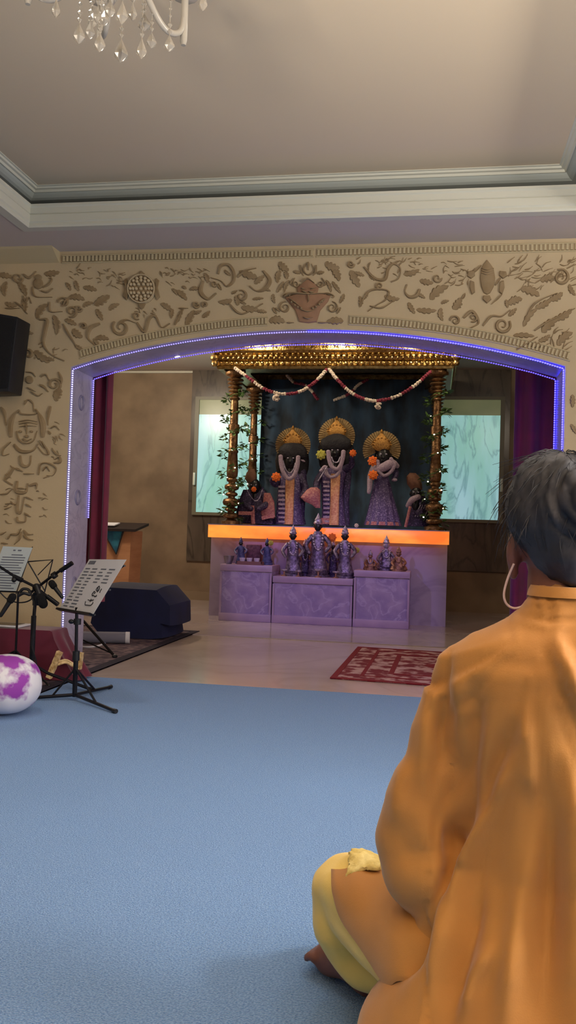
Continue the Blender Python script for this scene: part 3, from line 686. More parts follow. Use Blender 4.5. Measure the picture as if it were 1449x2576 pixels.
# ------------------------------------------------------------------ statues on the altar
DY = 9.55
def petals(mb, c, r, n=8, layers=2):
    for l in range(layers):
        rr = r*(1-.3*l)
        for k in range(n):
            a = 2*PI*(k+.5*l)/n; d = V((cos(a), -.35-.4*l, sin(a)))
            mb.ell(c+V((cos(a)*rr*.55,-.01-.012*l,sin(a)*rr*.55)), (rr*.42,.010,rr*.30), 8, 5, Matrix.Rotation(-a,3,'Y'))
    mb.ell(c+V((0,-.02,0)), (r*.3,.012,r*.3), 8, 5)
def flower(name, px, py, r, m, parent, Y=DY-.14):
    mb = MB(); petals(mb, at(px,py,Y), r); return obj(name, mb, m, parent)
def fan(cx, cy, r, Y, parent, m='fan_gold'):
    c = at(cx, cy, Y); n = 30; k = mpp(Y); R = r*k; vs = []; fs = []; a0, a1 = -.5, PI+.5
    for j, rr in enumerate((.35*R, R)):
        for i in range(2*n+1):
            a = a0+(a1-a0)*i/(2*n); q = rr*(1 if i % 2 == 0 or j == 0 else .975)
            y = (.014 if i % 2 else -.014)*(rr/R)
            vs.append(c+V((q*cos(a), y, q*sin(a))))
    m2 = 2*n+1; N = len(vs); vs += [v+V((0,.008,0)) for v in vs]
    for i in range(2*n):
        fs.append((i, i+1, m2+i+1, m2+i)); fs.append((N+i, N+m2+i, N+m2+i+1, N+i+1)); fs.append((m2+i, m2+i+1, N+m2+i+1, N+m2+i)); fs.append((i, N+i, N+i+1, i+1))
    mb = MB(); mb.add(vs, fs)
    f = obj('crown_fan', mb, m, parent, ang=10)
    j = MB(); j.rows([(cy-r*.92,cx-1,cx+1),(cy-r*.8,cx-6,cx+6),(cy-r*.55,cx-r*.36,cx+r*.36),(cy-r*.3,cx-r*.52,cx+r*.52),(cy-r*.05,cx-r*.46,cx+r*.46),(cy+r*.08,cx-r*.25,cx+r*.25)], Y-.05, .3)
    for i in range(9):
        a = PI*i/8; j.ell(at(cx,cy-r*.25,Y-.05)+V((cos(a)*r*k*.5,-.02,sin(a)*r*k*.35)), (.011,.011,.011), 8, 5)
    j.lathe([(.012,0),(.018,.015),(.004,.04)], at(cx,cy-r*.9,Y-.05), 8)
    obj('crown_front', j, 'crown_gold', parent)
def face(c, s, parent, m='dark_face'):           # head with brow, nose, lips, ears
    mb = MB(); mb.ell(c, (.062*s,.07*s,.085*s), 18, 12); mb.limb([c+V((0,-.068*s,.012*s)), c+V((0,-.082*s,-.018*s))], [.008*s,.014*s], 8, 2)
    mb.ell(c+V((0,-.066*s,-.042*s)), (.02*s,.008*s,.008*s), 8, 5); mb.limb([c+V((0,.01,-.07*s)), c+V((0,.01,-.15*s))], [.034*s,.04*s], 10, 2)
    for q in (-1,1): mb.ell(c+V((q*.063*s,.005,0)), (.012*s,.016*s,.026*s), 8, 5); mb.ell(c+V((q*.025*s,-.062*s,.014*s)), (.013*s,.008*s,.007*s), 8, 5)
    h = obj('head', mb, m, parent)
    e = MB()
    for q in (-1,1): e.ell(c+V((q*.025*s,-.068*s,.014*s)), (.009*s,.006*s,.005*s), 8, 5)
    obj('eyes', e, 'porcelain', h)
def rope(name, pts, Y, r, m, parent, n=8):
    mb = MB(); q = crom([at(*p,Y) for p in pts], n)
    for p in q: mb.ell(p, (r,r*.8,r*.8), 8, 5)
    return obj(name, mb, m, parent)
ZB = 1.016
G3 = 'standing altar figures under fan crowns'
# left figure
t = thing('altar_statue', (-1.63, DY, ZB), 'standing dark-faced figure with white U-shaped garland, left of the three fan-crowned figures', 'statue', G3)
obj('robe', MB().rows([(1188,712,748),(1200,702,758),(1215,700,760),(1260,696,758),(1300,694,762),(1320,692,766)], DY, .62), 'robe_purple', t)
obj('side_drape', MB().rows([(1180,742,770),(1210,744,772),(1260,745,768),(1300,744,766),(1319,742,770)], DY+.05, .6), 'robe_dark', t)
obj('front_panel', MB().rows([(1200,719,741),(1215,718,741),(1260,717,739),(1300,716,738),(1319,714,737)], DY-.10, .35), 'panel_gold', t)
bands = MB()
for y in range(1222,1318,11): bands.rows([(y,700,717),(y+5,700,717)], DY-.11, .3, 10)
obj('sleeve_bands', bands, 'garland_white', t)
obj('arm', MB().limb([at(708,1200,DY),at(694,1218,DY-.06),at(684,1208,DY-.14),at(692,1200,DY-.18)], [.045,.04,.03,.024]), 'robe_dark', t)
obj('arm', MB().limb([at(758,1200,DY),at(768,1230,DY-.05),at(760,1250,DY-.12)], [.045,.04,.03]), 'robe_dark', t)
c = at(734,1158,DY-.02); face(c, 1.25, t)
obj('hair', MB().rows([(1118,722,752),(1126,705,768),(1140,696,776),(1160,692,778),(1180,694,776),(1198,700,770)], DY+.08, .5), 'black_hair', t)
obj('turban', MB().rows([(1110,730,744),(1116,716,758),(1124,705,768),(1136,700,773),(1150,704,770),(1154,712,762)], DY-.05, .36), 'black_hair', t)
fan(737, 1120, 45, DY+.0, t)
rope('garland', [(706,1148),(707,1165),(712,1186),(722,1202),(731,1204),(741,1194),(748,1172),(750,1150)], DY-.15, .026, 'garland_white', t, 7)
rope('necklace', [(712,1160),(718,1180),(728,1190),(738,1182),(744,1164)], DY-.135, .010, 'silver_light', t, 8)
flower('flower', 695, 1200, .058, 'flower_orange', t, DY-.2)
e = MB(); e.ell(at(762,1159,DY-.06), (.03,.02,.012), 8, 5, Matrix.Rotation(.4,3,'Y')); obj('earring', e, 'garland_white', t)
# middle figure
t = thing('altar_statue', (-1.13, DY, ZB), 'tallest standing figure with yellow flower at its ear, centre of the three', 'statue', G3)
obj('robe', MB().rows([(1178,822,866),(1190,806,872),(1205,806,866),(1240,808,862),(1290,810,866),(1322,808,872)], DY, .62), 'robe_purple', t)
obj('side_drape', MB().rows([(1170,858,884),(1200,862,884),(1260,858,878),(1321,858,880)], DY+.06, .6), 'robe_dark', t)
obj('front_panel', MB().rows([(1192,832,856),(1205,832,856),(1260,831,853),(1321,828,852)], DY-.11, .35), 'panel_gold', t)
bands = MB()
for y in range(1210,1312,11): bands.rows([(y,813,829),(y+5,813,829)], DY-.11, .3, 10)
obj('sleeve_bands', bands, 'garland_white', t)
obj('skirt_hem', MB().rows([(1303,808,832),(1318,806,834)], DY-.09, .5), 'robe_rose', t)
obj('arm', MB().limb([at(812,1190,DY),at(798,1212,DY-.06),at(796,1232,DY-.14)], [.045,.04,.03]), 'robe_dark', t)
obj('arm', MB().limb([at(868,1180,DY),at(884,1170,DY-.06),at(884,1150,DY-.12)], [.045,.036,.028]), 'robe_dark', t)
obj('draped_sash', MB().rows([(1226,782,798),(1232,772,806),(1246,760,806),(1252,756,806),(1262,766,806),(1270,784,806),(1278,794,806)], DY-.16, .5), 'robe_rose', t)
e = MB(); e.tube([at(800,1210,DY-.16),at(824,1172,DY-.17)], .007, 6); obj('flute', e, 'silver_light', t)
c = at(845,1138,DY-.02); face(c, 1.25, t)
obj('hair', MB().rows([(1098,828,868),(1110,806,884),(1126,800,890),(1150,800,888),(1172,804,884),(1186,812,878)], DY+.08, .5), 'black_hair', t)
obj('turban', MB().rows([(1090,838,858),(1097,824,870),(1106,808,882),(1118,806,884),(1130,812,878),(1134,822,868)], DY-.06, .36), 'black_hair', t)
fan(847, 1097, 46, DY, t)
rope('garland', [(826,1136),(828,1154),(834,1172),(846,1180),(856,1172),(862,1152),(864,1136)], DY-.15, .026, 'garland_white', t, 7)
rope('garland', [(808,1184),(818,1174),(822,1192),(832,1200),(846,1196),(854,1184),(858,1168)], DY-.14, .022, 'garland_white', t, 7)
rope('necklace', [(834,1150),(840,1162),(850,1162),(856,1150)], DY-.16, .009, 'silver_light', t)
flower('flower', 808, 1144, .062, 'flower_yellow', t, DY-.12)
flower('flower', 888, 1140, .044, 'flower_orange', t, DY-.14)
# right figure
t = thing('altar_statue', (-.58, DY, ZB), 'standing figure in a wide purple sequinned skirt, right of the three fan-crowned figures', 'statue', G3)
sk = MB(); rows = [(1196,942,976),(1215,940,982),(1250,933,990),(1285,926,999),(1312,920,1006),(1322,917,1009)]
secs = []; n = 72
for r in rows:
    a, b = at(r[1],r[0],DY), at(r[2],r[0],DY); c = (a+b)/2; w = (b-a).length/2; u = (r[0]-1196)/126
    secs.append([c+V(((w*(1+.06*u*sin(k/n*2*PI*13)))*cos(2*PI*k/n), w*.7*(1+.07*u*sin(k/n*2*PI*13))*sin(2*PI*k/n), 0)) for k in range(n)])
sk.rings(secs); obj('skirt', sk, 'robe_purple', t)
obj('skirt_hem', MB().rows([(1313,919,1007),(1322,916,1010)], DY, .72), 'robe_rose', t)
obj('bodice', MB().rows([(1156,945,982),(1170,942,986),(1196,944,978),(1204,944,976)], DY, .6), 'robe_dark', t)
obj('shawl', MB().limb([at(948,1180,DY-.13),at(964,1176,DY-.16),at(985,1166,DY-.14),at(998,1172,DY-.08)], [.035,.05,.05,.03]), 'garland_white', t)
rope('garland', [(950,1160),(954,1184),(966,1196),(982,1188),(992,1170),(984,1154)], DY-.17, .022, 'garland_white', t, 7)
obj('arm', MB().limb([at(944,1168,DY),at(932,1196,DY-.08),at(930,1225,DY-.12),at(928,1238,DY-.14)], [.036,.034,.028,.022]), 'garland_white', t)
obj('arm', MB().limb([at(986,1168,DY),at(996,1192,DY-.06),at(990,1206,DY-.12)], [.036,.034,.026]), 'robe_dark', t)
c = at(966,1148,DY-.02); face(c, 1.2, t)
obj('hair', MB().rows([(1118,950,982),(1128,944,990),(1150,942,996),(1175,946,998),(1190,955,996)], DY+.07, .6), 'black_hair', t)
fan(960, 1131, 47, DY, t)
flower('flower', 938, 1160, .062, 'flower_orange', t, DY-.16); flower('flower', 939, 1195, .058, 'flower_orange', t, DY-.18)
e = MB(); e.ell(at(993,1207,DY-.14), (.03,.02,.018), 8, 5); obj('hand_ornament', e, 'garland_white', t)
# two seated attendants
G2 = 'seated attendants at the sides of the altar'
t = thing('seated_statue', (-2.0, DY, ZB), 'seated figure in a brown turban and spread shawl beside the front left column', 'statue', G2)
AY = DY+.02
obj('robe', MB().rows([(1225,628,662),(1245,618,668),(1275,610,684),(1300,612,692),(1318,606,694)], AY, .6), 'robe_dark', t)
for q, rows in ((0,[(1232,612,630),(1262,600,634),(1290,594,636),(1300,598,636)]),(1,[(1240,664,680),(1262,662,690),(1290,656,692),(1304,660,690)])): obj('shawl_wing', MB().rows(rows, AY-.14, .4), 'robe_rose' if q else 'robe_dark', t)
obj('shawl_border', MB().box(at(618,1291,AY-.24), (.16,.02,.04)).box(at(675,1300,AY-.24), (.15,.02,.04), Matrix.Rotation(-.25,3,'Y')), 'robe_rose', t)
obj('sash', MB().rows([(1272,630,640),(1318,632,642)], AY-.2, .5), 'robe_rose', t)
c = at(641,1224,AY-.05); face(c, 1.05, t); obj('turban', MB().rows([(1180,628,640),(1190,620,644),(1204,616,645),(1214,622,644)], AY-.06, .8), 'turban_brown', t)
flower('flower', 639, 1231, .034, 'flower_orange', t, AY-.2)
rope('necklace', [(618,1226),(630,1248),(642,1260),(652,1254),(660,1232)], AY-.22, .006, 'silver_light', t, 10)
obj('arm', MB().limb([at(626,1242,AY),at(616,1266,AY-.12),at(632,1280,AY-.2)], [.05,.045,.03]), 'robe_dark', t); obj('arm', MB().limb([at(660,1242,AY),at(672,1266,AY-.12),at(652,1280,AY-.2)], [.05,.045,.03]), 'robe_dark', t)
t = thing('seated_statue', (-.25, DY, ZB), 'small figure in a brown turban and white shawl beside the front right column', 'statue', G2)
obj('robe', MB().rows([(1236,1036,1066),(1260,1030,1072),(1290,1026,1078),(1324,1018,1084)], AY, .6), 'robe_dark', t)
c = at(1047,1242,AY-.05); face(c, 1.0, t); obj('turban', MB().rows([(1190,1030,1046),(1200,1022,1056),(1218,1024,1062),(1232,1034,1062)], AY-.04, .8), 'turban_brown', t)
obj('shawl', MB().limb([at(1026,1272,AY-.13),at(1036,1258,AY-.16),at(1052,1250,AY-.14)], [.025,.034,.03]), 'garland_white', t)
obj('staff', MB().tube([at(1020,1326,AY-.2),at(1032,1274,AY-.2)], .016, 8), 'robe_rose', t)
e = MB()
for k in range(5): e.tube([at(1044+k*6,1300,AY-.17+.01*k),at(1058+k*6,1270,AY-.17+.01*k)], .006, 6)
obj('sash', e, 'silver_light', t)
obj('arm', MB().limb([at(1058,1256,AY),at(1066,1280,AY-.1),at(1050,1290,AY-.18)], [.045,.04,.03]), 'robe_dark', t)
tag(flower('flower', 897, 1322, .026, 'flower_white', None, 9.2), 'tiny white flower at the foot of the purple skirted figure', 'flower')

# ------------------------------------------------------------------ small figures and offerings on the plinths
def small_statue(px, pb, pt, w, Y, label, m='silver_dark', m2='silver_light', seated=False, face_m='dark_face', grp='small metal figures on the plinths', zb=None):
    H_ = pb-pt; a = at(px, pb, Y)
    t = thing('figurine', (a.x, a.y, zb), label, 'figurine', grp); k = mpp(Y)
    R = lambda f, l, r: (pt+H_*f, px-w*l, px+w*r)
    if not seated:
        obj('robe', MB().rows([R(.30,.22,.22),R(.40,.42,.42),R(.55,.44,.44),R(.75,.5,.5),R(.9,.62,.62)], Y, .7), m, t)
        arms = [[(px-w*.4,pt+H_*.38),(px-w*.75,pt+H_*.5),(px-w*.55,pt+H_*.62)],[(px+w*.4,pt+H_*.38),(px+w*.75,pt+H_*.5),(px+w*.5,pt+H_*.6)]]
    else:
        obj('robe', MB().rows([R(.34,.2,.2),R(.46,.4,.4),R(.62,.42,.42),R(.75,.8,.8),R(.88,.95,.95),R(.93,.8,.8)], Y, .6), m, t)
        arms = [[(px-w*.4,pt+H_*.45),(px-w*.7,pt+H_*.6),(px-w*.5,pt+H_*.72)],[(px+w*.4,pt+H_*.45),(px+w*.7,pt+H_*.6),(px+w*.5,pt+H_*.7)]]
    for q in arms: obj('arm', MB().limb([at(*q[0],Y), at(*q[1],Y-.04), at(*q[2],Y-.09)], [w*k*.16,w*k*.14,w*k*.1], 10, 4), m, t)
    c = at(px, pt+H_*.23, Y); mb = MB(); r = w*k*.24; mb.ell(c, (r,r,r*1.25)); mb.limb([c+V((0,-r*.95,r*.1)), c+V((0,-r*1.1,-r*.25))], [r*.12,r*.18], 6, 2); mb.limb([c+V((0,0,-r)), c+V((0,0,-r*1.8))], [r*.5,r*.6], 8, 2)
    for q in (-1,1): mb.ell(c+V((q*r,0,0)), (r*.2,r*.25,r*.4), 8, 5)
    obj('head', mb, face_m, t)
    crn = MB(); crn.lathe([(r*1.05,0),(r*1.2,r*.4),(r*.9,r*.9),(r*.95,r*1.2),(r*.5,r*1.9),(r*.3,r*2.3),(r*.05,r*2.9)], c+V((0,0,r*.6)), 12); obj('crown', crn, m2, t)
    pl = MB(); b = at(px, pb, Y); pl.lathe([(w*k*.72,0),(w*k*.72,.02),(w*k*.6,.026),(w*k*.66,.045),(w*k*.66,H_*k*.1)], (b.x,b.y,zb), 16); obj('pedestal', pl, m, t)
    g = MB()
    for i in range(15):
        a = PI*i/14; g.ell(at(px-cos(a)*w*.3, pt+H_*(.36+.22*sin(a)), Y-w*k*.36), (w*k*.075,)*3, 7, 5)
    obj('garland', g, m2, t)
    return t
ZM, ZL_, ZR_ = .4905, .5925, .5825
small_statue(737, 1452, 1318, 34, 8.93, 'silver standing figurine at the left of the middle plinth', zb=ZM)
small_statue(800, 1454, 1286, 40, 8.98, 'tallest silver standing figurine, centre of the middle plinth', zb=ZM)
small_statue(868, 1455, 1318, 34, 8.93, 'silver standing figurine at the right of the middle plinth', zb=ZM)
small_statue(768, 1452, 1350, 22, 9.06, 'small dark figurine between the left and centre silver figurines', m='robe_dark', zb=ZM)
small_statue(838, 1454, 1352, 22, 9.06, 'small dark figurine between the centre and right silver figurines', m='robe_dark', zb=ZM)
small_statue(972, 1440, 1352, 30, 9.0, 'dark seated figurine on the right marble plinth', m='silver_dark', seated=True, face_m='silver_light', zb=ZR_)
small_statue(1003, 1440, 1380, 24, 8.9, 'tan seated figurine at the right end of the plinths', m='brass_tan', m2='brass_tan', seated=True, face_m='brass_tan', zb=ZR_)
small_statue(932, 1438, 1388, 20, 8.92, 'small tan seated figurine at the left of the right plinth', m='brass_tan', m2='silver_light', seated=True, face_m='brass_tan', zb=ZR_)
small_statue(606, 1418, 1352, 20, 9.02, 'small dark blue figurine behind the white cups', m='blue_dark', m2='blue_dark', zb=ZL_)
small_statue(672, 1420, 1354, 20, 9.02, 'small dark blue figurine beside the middle plinth with orange flower', m='blue_dark', m2='blue_dark', zb=ZL_)
o = obj('chest', MB().box((at(639,1385,9.1).x, 9.1, ZL_+.105), (.155,.10,.21)), 'box_maroon', bevel=.008); tag(o, 'dark maroon box standing between the two blue figurines', 'box')
f = flower('marigold', 682, 1366, .032, 'flower_yellow', None, 8.97); tag(f, 'yellow orange marigold held before the right blue figurine', 'flower')
f = flower('marigold', 898, 1384, .034, 'flower_yellow', None, 8.97); tag(f, 'pale yellow flower beside the right silver figurine', 'flower')
f = flower('orange_blossom', 836, 1352, .05, 'flower_orange', None, 9.02); tag(f, 'orange blossom behind the right silver figurine', 'flower')
def bowl(name, c, r, h, m, label, cat, grp=None):
    return tag(obj(name, MB().lathe([(r*.5,0),(r*.55,.004),(r*.8,h*.4),(r,h),(r*.93,h),(r*.72,h*.4),(r*.4,.012),(.002,.012)], c, 20), m), label, cat, grp)
def on(px, Y, z): a = at(px, 1400, Y); return V((a.x, Y, z))
bowl('bowl', on(576,8.86,ZL_), .058, .088, 'steel', 'grey metal bowl at the left end of the left plinth', 'bowl')
c = on(630,8.84,ZL_); t = thing('serving_tray', c, 'low wooden tray carrying white cups on the left plinth', 'tray')
obj('tray_board', MB().box(c+V((0,0,.008)), (.27,.13,.016)), 'tray_wood', t, smooth=False)
e = MB()
for s in (-1,1): e.box(c+V((0,s*.061,.026)), (.27,.008,.02)); e.box(c+V((s*.131,0,.026)), (.008,.13,.02))
obj('tray_rim', e, 'tray_wood', t, smooth=False)
for i, (dx, w) in enumerate(((-.085,'leftmost'),(-.01,'middle'),(.07,'rightmost'))):
    bowl('cup', c+V((dx,-.0,.0165)), .032, .055, 'porcelain', w+' of the three white cups on the wooden tray', 'cup', 'cups on the tray')
def oil_lamp(px, Y, z, label, s=1):
    c = on(px, Y, z); t = thing('oil_lamp', c, label, 'lamp', 'little brass lamps along the middle plinth')
    obj('foot', MB().lathe([(.03*s,0),(.028*s,.008*s),(.008*s,.014*s),(.009*s,.045*s),(.004*s,.05*s)], c, 12), 'brass_tan', t)
    obj('dish', MB().lathe([(.008*s,.046*s),(.034*s,.058*s),(.036*s,.07*s),(.028*s,.064*s),(.004*s,.058*s)], c, 12), 'silver_light', t)
oil_lamp(716, 8.80, ZM, 'little brass lamp at the left end of the middle plinth'); oil_lamp(752, 8.79, ZM, 'little brass lamp before the left silver figurine', .9)
oil_lamp(802, 8.79, ZM, 'larger brass lamp before the tallest silver figurine', 1.25); oil_lamp(846, 8.79, ZM, 'little brass lamp before the right silver figurine', 1.0)

# ------------------------------------------------------------------ lectern at the back
LY = 9.9
x0, x1 = at(270,1335,LY).x, at(345,1335,LY).x; zt = .93
t = thing('lectern', ((x0+x1)/2, LY, Z0), 'light wooden lectern with a blue triangular cloth, by the far wall behind the left curtain', 'lectern')
xm = (x0+x1)/2; w = x1-x0
obj('lectern_body', MB().prism([V((xm-w/2,LY-.2,Z0)),V((xm+w/2-.02,LY-.2,Z0)),V((xm+w/2,LY-.2,zt-.02)),V((xm-w/2,LY-.2,zt-.02))], (0,.4,0)), 'lectern_wood', t, smooth=False)
obj('reading_top', MB().prism([V((xm-w/2-.05,LY-.26,zt-.03)),V((xm-w/2-.05,LY+.22,zt+.05)),V((xm-w/2-.05,LY+.22,zt+.08)),V((xm-w/2-.05,LY-.26,zt-.0))], (w+.12,0,0)), 'lectern_top', t, smooth=False)
tp = MB(); tp.prism([V((xm-w/2+.03,LY-.215,zt-.025)),V((xm+w/2-.09,LY-.215,zt-.025)),V((xm+.02,LY-.215,zt-.30))], (0,.012,0))
d = obj('pennant_cloth', tp, 'teal_cloth', t, smooth=False)
bd = MB(); q = [V((xm-w/2+.03,LY-.225,zt-.025)),V((xm+.02,LY-.225,zt-.30)),V((xm+w/2-.09,LY-.225,zt-.025))]; bd.tube(q, .010, 6); obj('cloth_border', bd, 'ink_dark', d)
c = V((xm-.13,LY-.1,zt+.045)); o = obj('folded_paper', MB().prism([c+V((-.08,-.08,-.012)),c+V((.10,-.08,-.012)),c+V((.10,.1,.018)),c+V((-.08,.1,.018))], (0,0,.012)), 'paper', smooth=False); tag(o, 'white folded paper lying on the dark lectern top', 'paper')

# ------------------------------------------------------------------ rugs
rx0, rx1 = -3.5, -2.095
def flat(poly, h, m, name, parent=None): return obj(name, MB().prism([V((x,y,.001)) for x,y in poly], (0,0,h)), m, parent, smooth=False)
t = thing('rug', (-2.6, 6.5, 0), 'large dark patterned rug with a black border under the covered box at left', 'rug')
pl = [(rx0,5.44),(-2.225,5.44),(-2.225,4.99),(-2.9,4.99),(-2.9,4.42),(rx1,4.42),(rx1,7.66),(rx0,7.66)]
flat(pl, .007, 'rug_dark', 'pile', t)
e = MB()
for a, b in (((rx1-.035,4.42),(rx1-.035,7.66)),((rx0,7.635),(rx1-.07,7.635)),((-2.9,4.445),(rx1-.07,4.445))):
    w = .07 if a[0] == b[0] else .05
    e.box(((a[0]+b[0])/2,(a[1]+b[1])/2,.0065), (w if a[0] == b[0] else abs(b[0]-a[0]), abs(b[1]-a[1]) if a[0] == b[0] else w, .010))
obj('rug_border', e, 'rug_border', t, smooth=False)
ca, cb = fl(830,1708), fl(900,1629); cr = fl(1062,1725)
ux = (cr-ca).normalized(); L1 = 1.75; vy = (cb-ca)
t = thing('prayer_rug', ca, 'red rug with pale floral pattern lying before the altar', 'rug')
z1 = V((0,0,.001)); q = [ca+z1, ca+ux*L1+z1, cb+ux*L1+z1, cb+z1]
obj('pile', MB().prism(q, (0,0,.006)), 'rug_red', t, smooth=False)
bo = MB(); n_ = V((0,0,.0075))
for i in range(4):
    a, b = q[i], q[(i+1)%4]; m_ = (q[0]+q[1]+q[2]+q[3])/4; ia = a.lerp(m_,.045); ib = b.lerp(m_,.045); bo.prism([a,b,ib,ia], (0,0,.0085))
obj('rug_border', bo, 'rug_red_border', t, smooth=False)
fld = MB(); m_ = (q[0]+q[1]+q[2]+q[3])/4
rg = lambda f, dz: [m_+(p-m_)*f+V((0,0,dz)) for p in q]
for f0, f1 in ((.80,.77),(.60,.56)):
    A, B = rg(f0,.0062), rg(f1,.0062)
    for i in range(4): fld.prism([A[i],A[(i+1)%4],B[(i+1)%4],B[i]], (0,0,.002))
md = []
for k in range(32):
    a = 2*PI*k/32; r = .24+.035*cos(8*a); md.append(m_+ux*(r*1.15*cos(a))+vy*(r*.95/vy.length*1.6*sin(a))+V((0,0,.0062)))
fld.prism(md, (0,0,.002)); obj('border_line', fld, 'rug_red_border', t, smooth=False)

# ------------------------------------------------------------------ covered box, rolled mat, cable
BY = 7.05
pf = [(216,1568),(226,1520),(262,1469),(400,1477),(437,1520),(438,1576),(410,1570),(416,1606),(380,1612),(270,1607),(236,1590)]
cb_ = MB(); front = [at(*p, BY-.18) for p in pf]
for p in front: p.z = max(p.z, .012)
lo = MB(); k = 9; rs = []
for i in range(k):
    u = i/(k-1); y = (u-.5)*.62; c0 = sum(front, V((0,0,0)))/len(front); s = 1-.10*abs(2*u-1)**3
    rs.append([V((c0.x+(p.x-c0.x)*s, BY+.13+y, max(.012, c0.z+(p.z-c0.z)*(s if p.z > .1 else 1)))) for p in front])
lo.rings(rs); o = obj('covered_amplifier', lo, 'black_cloth', ang=35); tag(o, 'boxy equipment under a black cloth on the dark rug', 'covered box')
a = fl(222,1612); b = fl(268,1600)
a = V((-2.72,6.45,.055)); b = V((-2.40,6.55,.055))
t = thing('rolled_mat', (a+b)/2-V((0,0,.05)), 'small grey cloth roll with a white end lying on the dark rug', 'mat')
obj('roll', MB().tube([a,b], .045, 16), 'grey_cloth', t); dr = (b-a).normalized(); obj('end_cap', MB().tube([b+dr*.002,b+dr*.035], .047, 16), 'paper', t)
cp = [fl(200,1626,.012), fl(225,1628,.012), fl(250,1624,.012), fl(266,1616,.012), fl(272,1606,.012)]
tag(obj('cable', MB().tube(crom(cp,6), .008, 6), 'paper'), 'white cable curving on the rug beside the grey roll', 'cable')

# ------------------------------------------------------------------ low table with maroon cloth
tx0, tx1, ty0, ty1, tz = -3.3, -2.215, 4.80, 5.015, .298
mb = MB(); rs = []
def ringrect(x0,x1,y0,y1,z,amp,n=30):
    pts = []
    for (a,b) in (((x0,y0),(x1,y0)),((x1,y0),(x1,y1)),((x1,y1),(x0,y1)),((x0,y1),(x0,y0))):
        for i in range(n):
            u = i/n; d = amp*sin(u*9+a[0]*7)*sin(PI*u); nx, ny = (b[1]-a[1]), -(b[0]-a[0]); l = math.hypot(nx,ny)
            pts.append(V((a[0]+(b[0]-a[0])*u+nx/l*d, a[1]+(b[1]-a[1])*u+(ny/l*d if ny < 0 else 0), z)))
    return pts
for z, g, am in ((tz,-.012,0),(tz-.006,0,0),(tz-.05,.012,.006),(.15,.06,.018),(.012,.14,.028)): rs.append(ringrect(tx0-g*.3, tx1+g*1.25, ty0-g*.12-.0, ty1, z, am))
t = thing('low_table', ((tx0+tx1)/2, 4.9, .008), 'low table draped in maroon cloth against the relief wall', 'table')
obj('table_cloth', mb.rings(rs), 'maroon_cloth', t, ang=60, label='maroon draped cloth')
# tablet
c = V((-2.62,4.905,tz+.002)); t = thing('tablet', c, 'white framed tablet lying on the maroon cloth', 'tablet')
obj('tablet_body', MB().box(c+V((0,0,.007)), (.36,.17,.012)), 'tablet_white', t, bevel=.004); obj('screen', MB().box(c+V((0,0,.0137)), (.30,.125,.0014)), 'screen', t, smooth=False)
# round cushion
cc = at(16,1735,3.88); rr = .150
cu = MB(); n, m_ = 40, 22; rs = []
for i in range(m_+1):
    a = -PI/2+PI*(i+.02)/(m_+.04); ring = []
    for k in range(n):
        b = 2*PI*k/n; w = 1+.012*sin(9*b+3*a)
        ring.append(V((cc.x+.165*cos(a)**.85*cos(b)*w, cc.y+.17*cos(a)**.85*sin(b)*w, .148+.140*sin(a))))
    rs.append(ring)
cu.rings(rs); t = obj('cushion', cu, 'floral'); tag(t, 'round white cushion with purple flowers on the blue carpet at far left', 'cushion')

# gilded folding book stand
t = thing('book_stand', (-2.13,4.8,.01), 'small gilded carved book stand before the maroon cloth', 'book stand')
GY = 4.70
def slat(p0, p1, w, name, Y):
    a, b = at(*p0,Y), at(*p1,Y); d = (b-a).normalized(); s = V((d.z,0,-d.x))*w/2; y = V((0,.03,0))
    mb = MB(); N = 12; 
    for i in range(N):
        u, v_ = i/N, (i+.95)/N; ww = 1+.05*sin(i*1.9); mb.prism([a.lerp(b,u)-s*ww, a.lerp(b,u)+s*ww, a.lerp(b,v_)+s*ww, a.lerp(b,v_)-s*ww], y)
    mb.prism([a-s*.85+y*.2,a+s*.85+y*.2,b+s*.85+y*.2,b-s*.85+y*.2], y*.7)
    return obj(name, mb, 'gold_wood', t, smooth=False)
slat((120,1706),(148,1640),.030,'side_slat',GY); slat((196,1684),(201,1642),.026,'side_slat',GY+.12)
q = crom([at(143,1672,GY+.03),at(165,1666,GY+.05),at(182,1674,GY+.07),at(196,1684,GY+.1)], 5); obj('cross_bar', MB().tube(q, .009, 8).tube([p+V((0,-.004,.014)) for p in q], .006, 6), 'gold_wood', t)

# ------------------------------------------------------------------ music stands, sheets, microphone stands
def text_bars(t, o, u, v, n, rows, m='ink'):
    mb = MB()
    for (a, b, h, w) in rows:                         # along u from a, at height b, length w, thickness h
        p = o+u*a+v*b+n*.0012; mb.prism([p, p+u*w, p+u*w+v*h, p+v*h], n*.0006)
    return obj('printed_lines', mb, m, t, smooth=False)
BL, BR = at(150,1531,4.5), at(235,1545,4.1); TL = at(225,1407,4.5); TR = BR+TL-BL
mid = (BL+BR)/2; base = V((-1.848,4.311,0))
t = thing('music_stand', base, 'black folding music stand on the blue carpet holding the printed white sheet', 'music stand', 'music stands')
u = (BR-BL); Lu = u.length; u.normalize(); v_ = (TL-BL); Lv = v_.length; v_.normalize(); nn = u.cross(v_).normalized()
if nn.x > 0: nn = -nn
ds = MB(); o = BL-nn*.009
for b in (.0,.5,.98): ds.tube([o+v_*Lv*b*.92, o+v_*Lv*b*.92+u*Lu], .005, 6)
for a in (.02,.98): ds.tube([o+u*Lu*a, o+u*Lu*.5+v_*Lv*.45, o+u*Lu*a+v_*Lv*.9], .004, 6)
obj('desk_frame', ds, 'black_metal', t)
ld = MB(); ld.prism([BL-nn*.010-v_*.012, BR-nn*.010-v_*.012, BR-nn*.010, BL-nn*.010], nn*.03); obj('ledge', ld, 'black_metal', t, smooth=False)
top = V((-1.852,4.305,mid.z+.02))
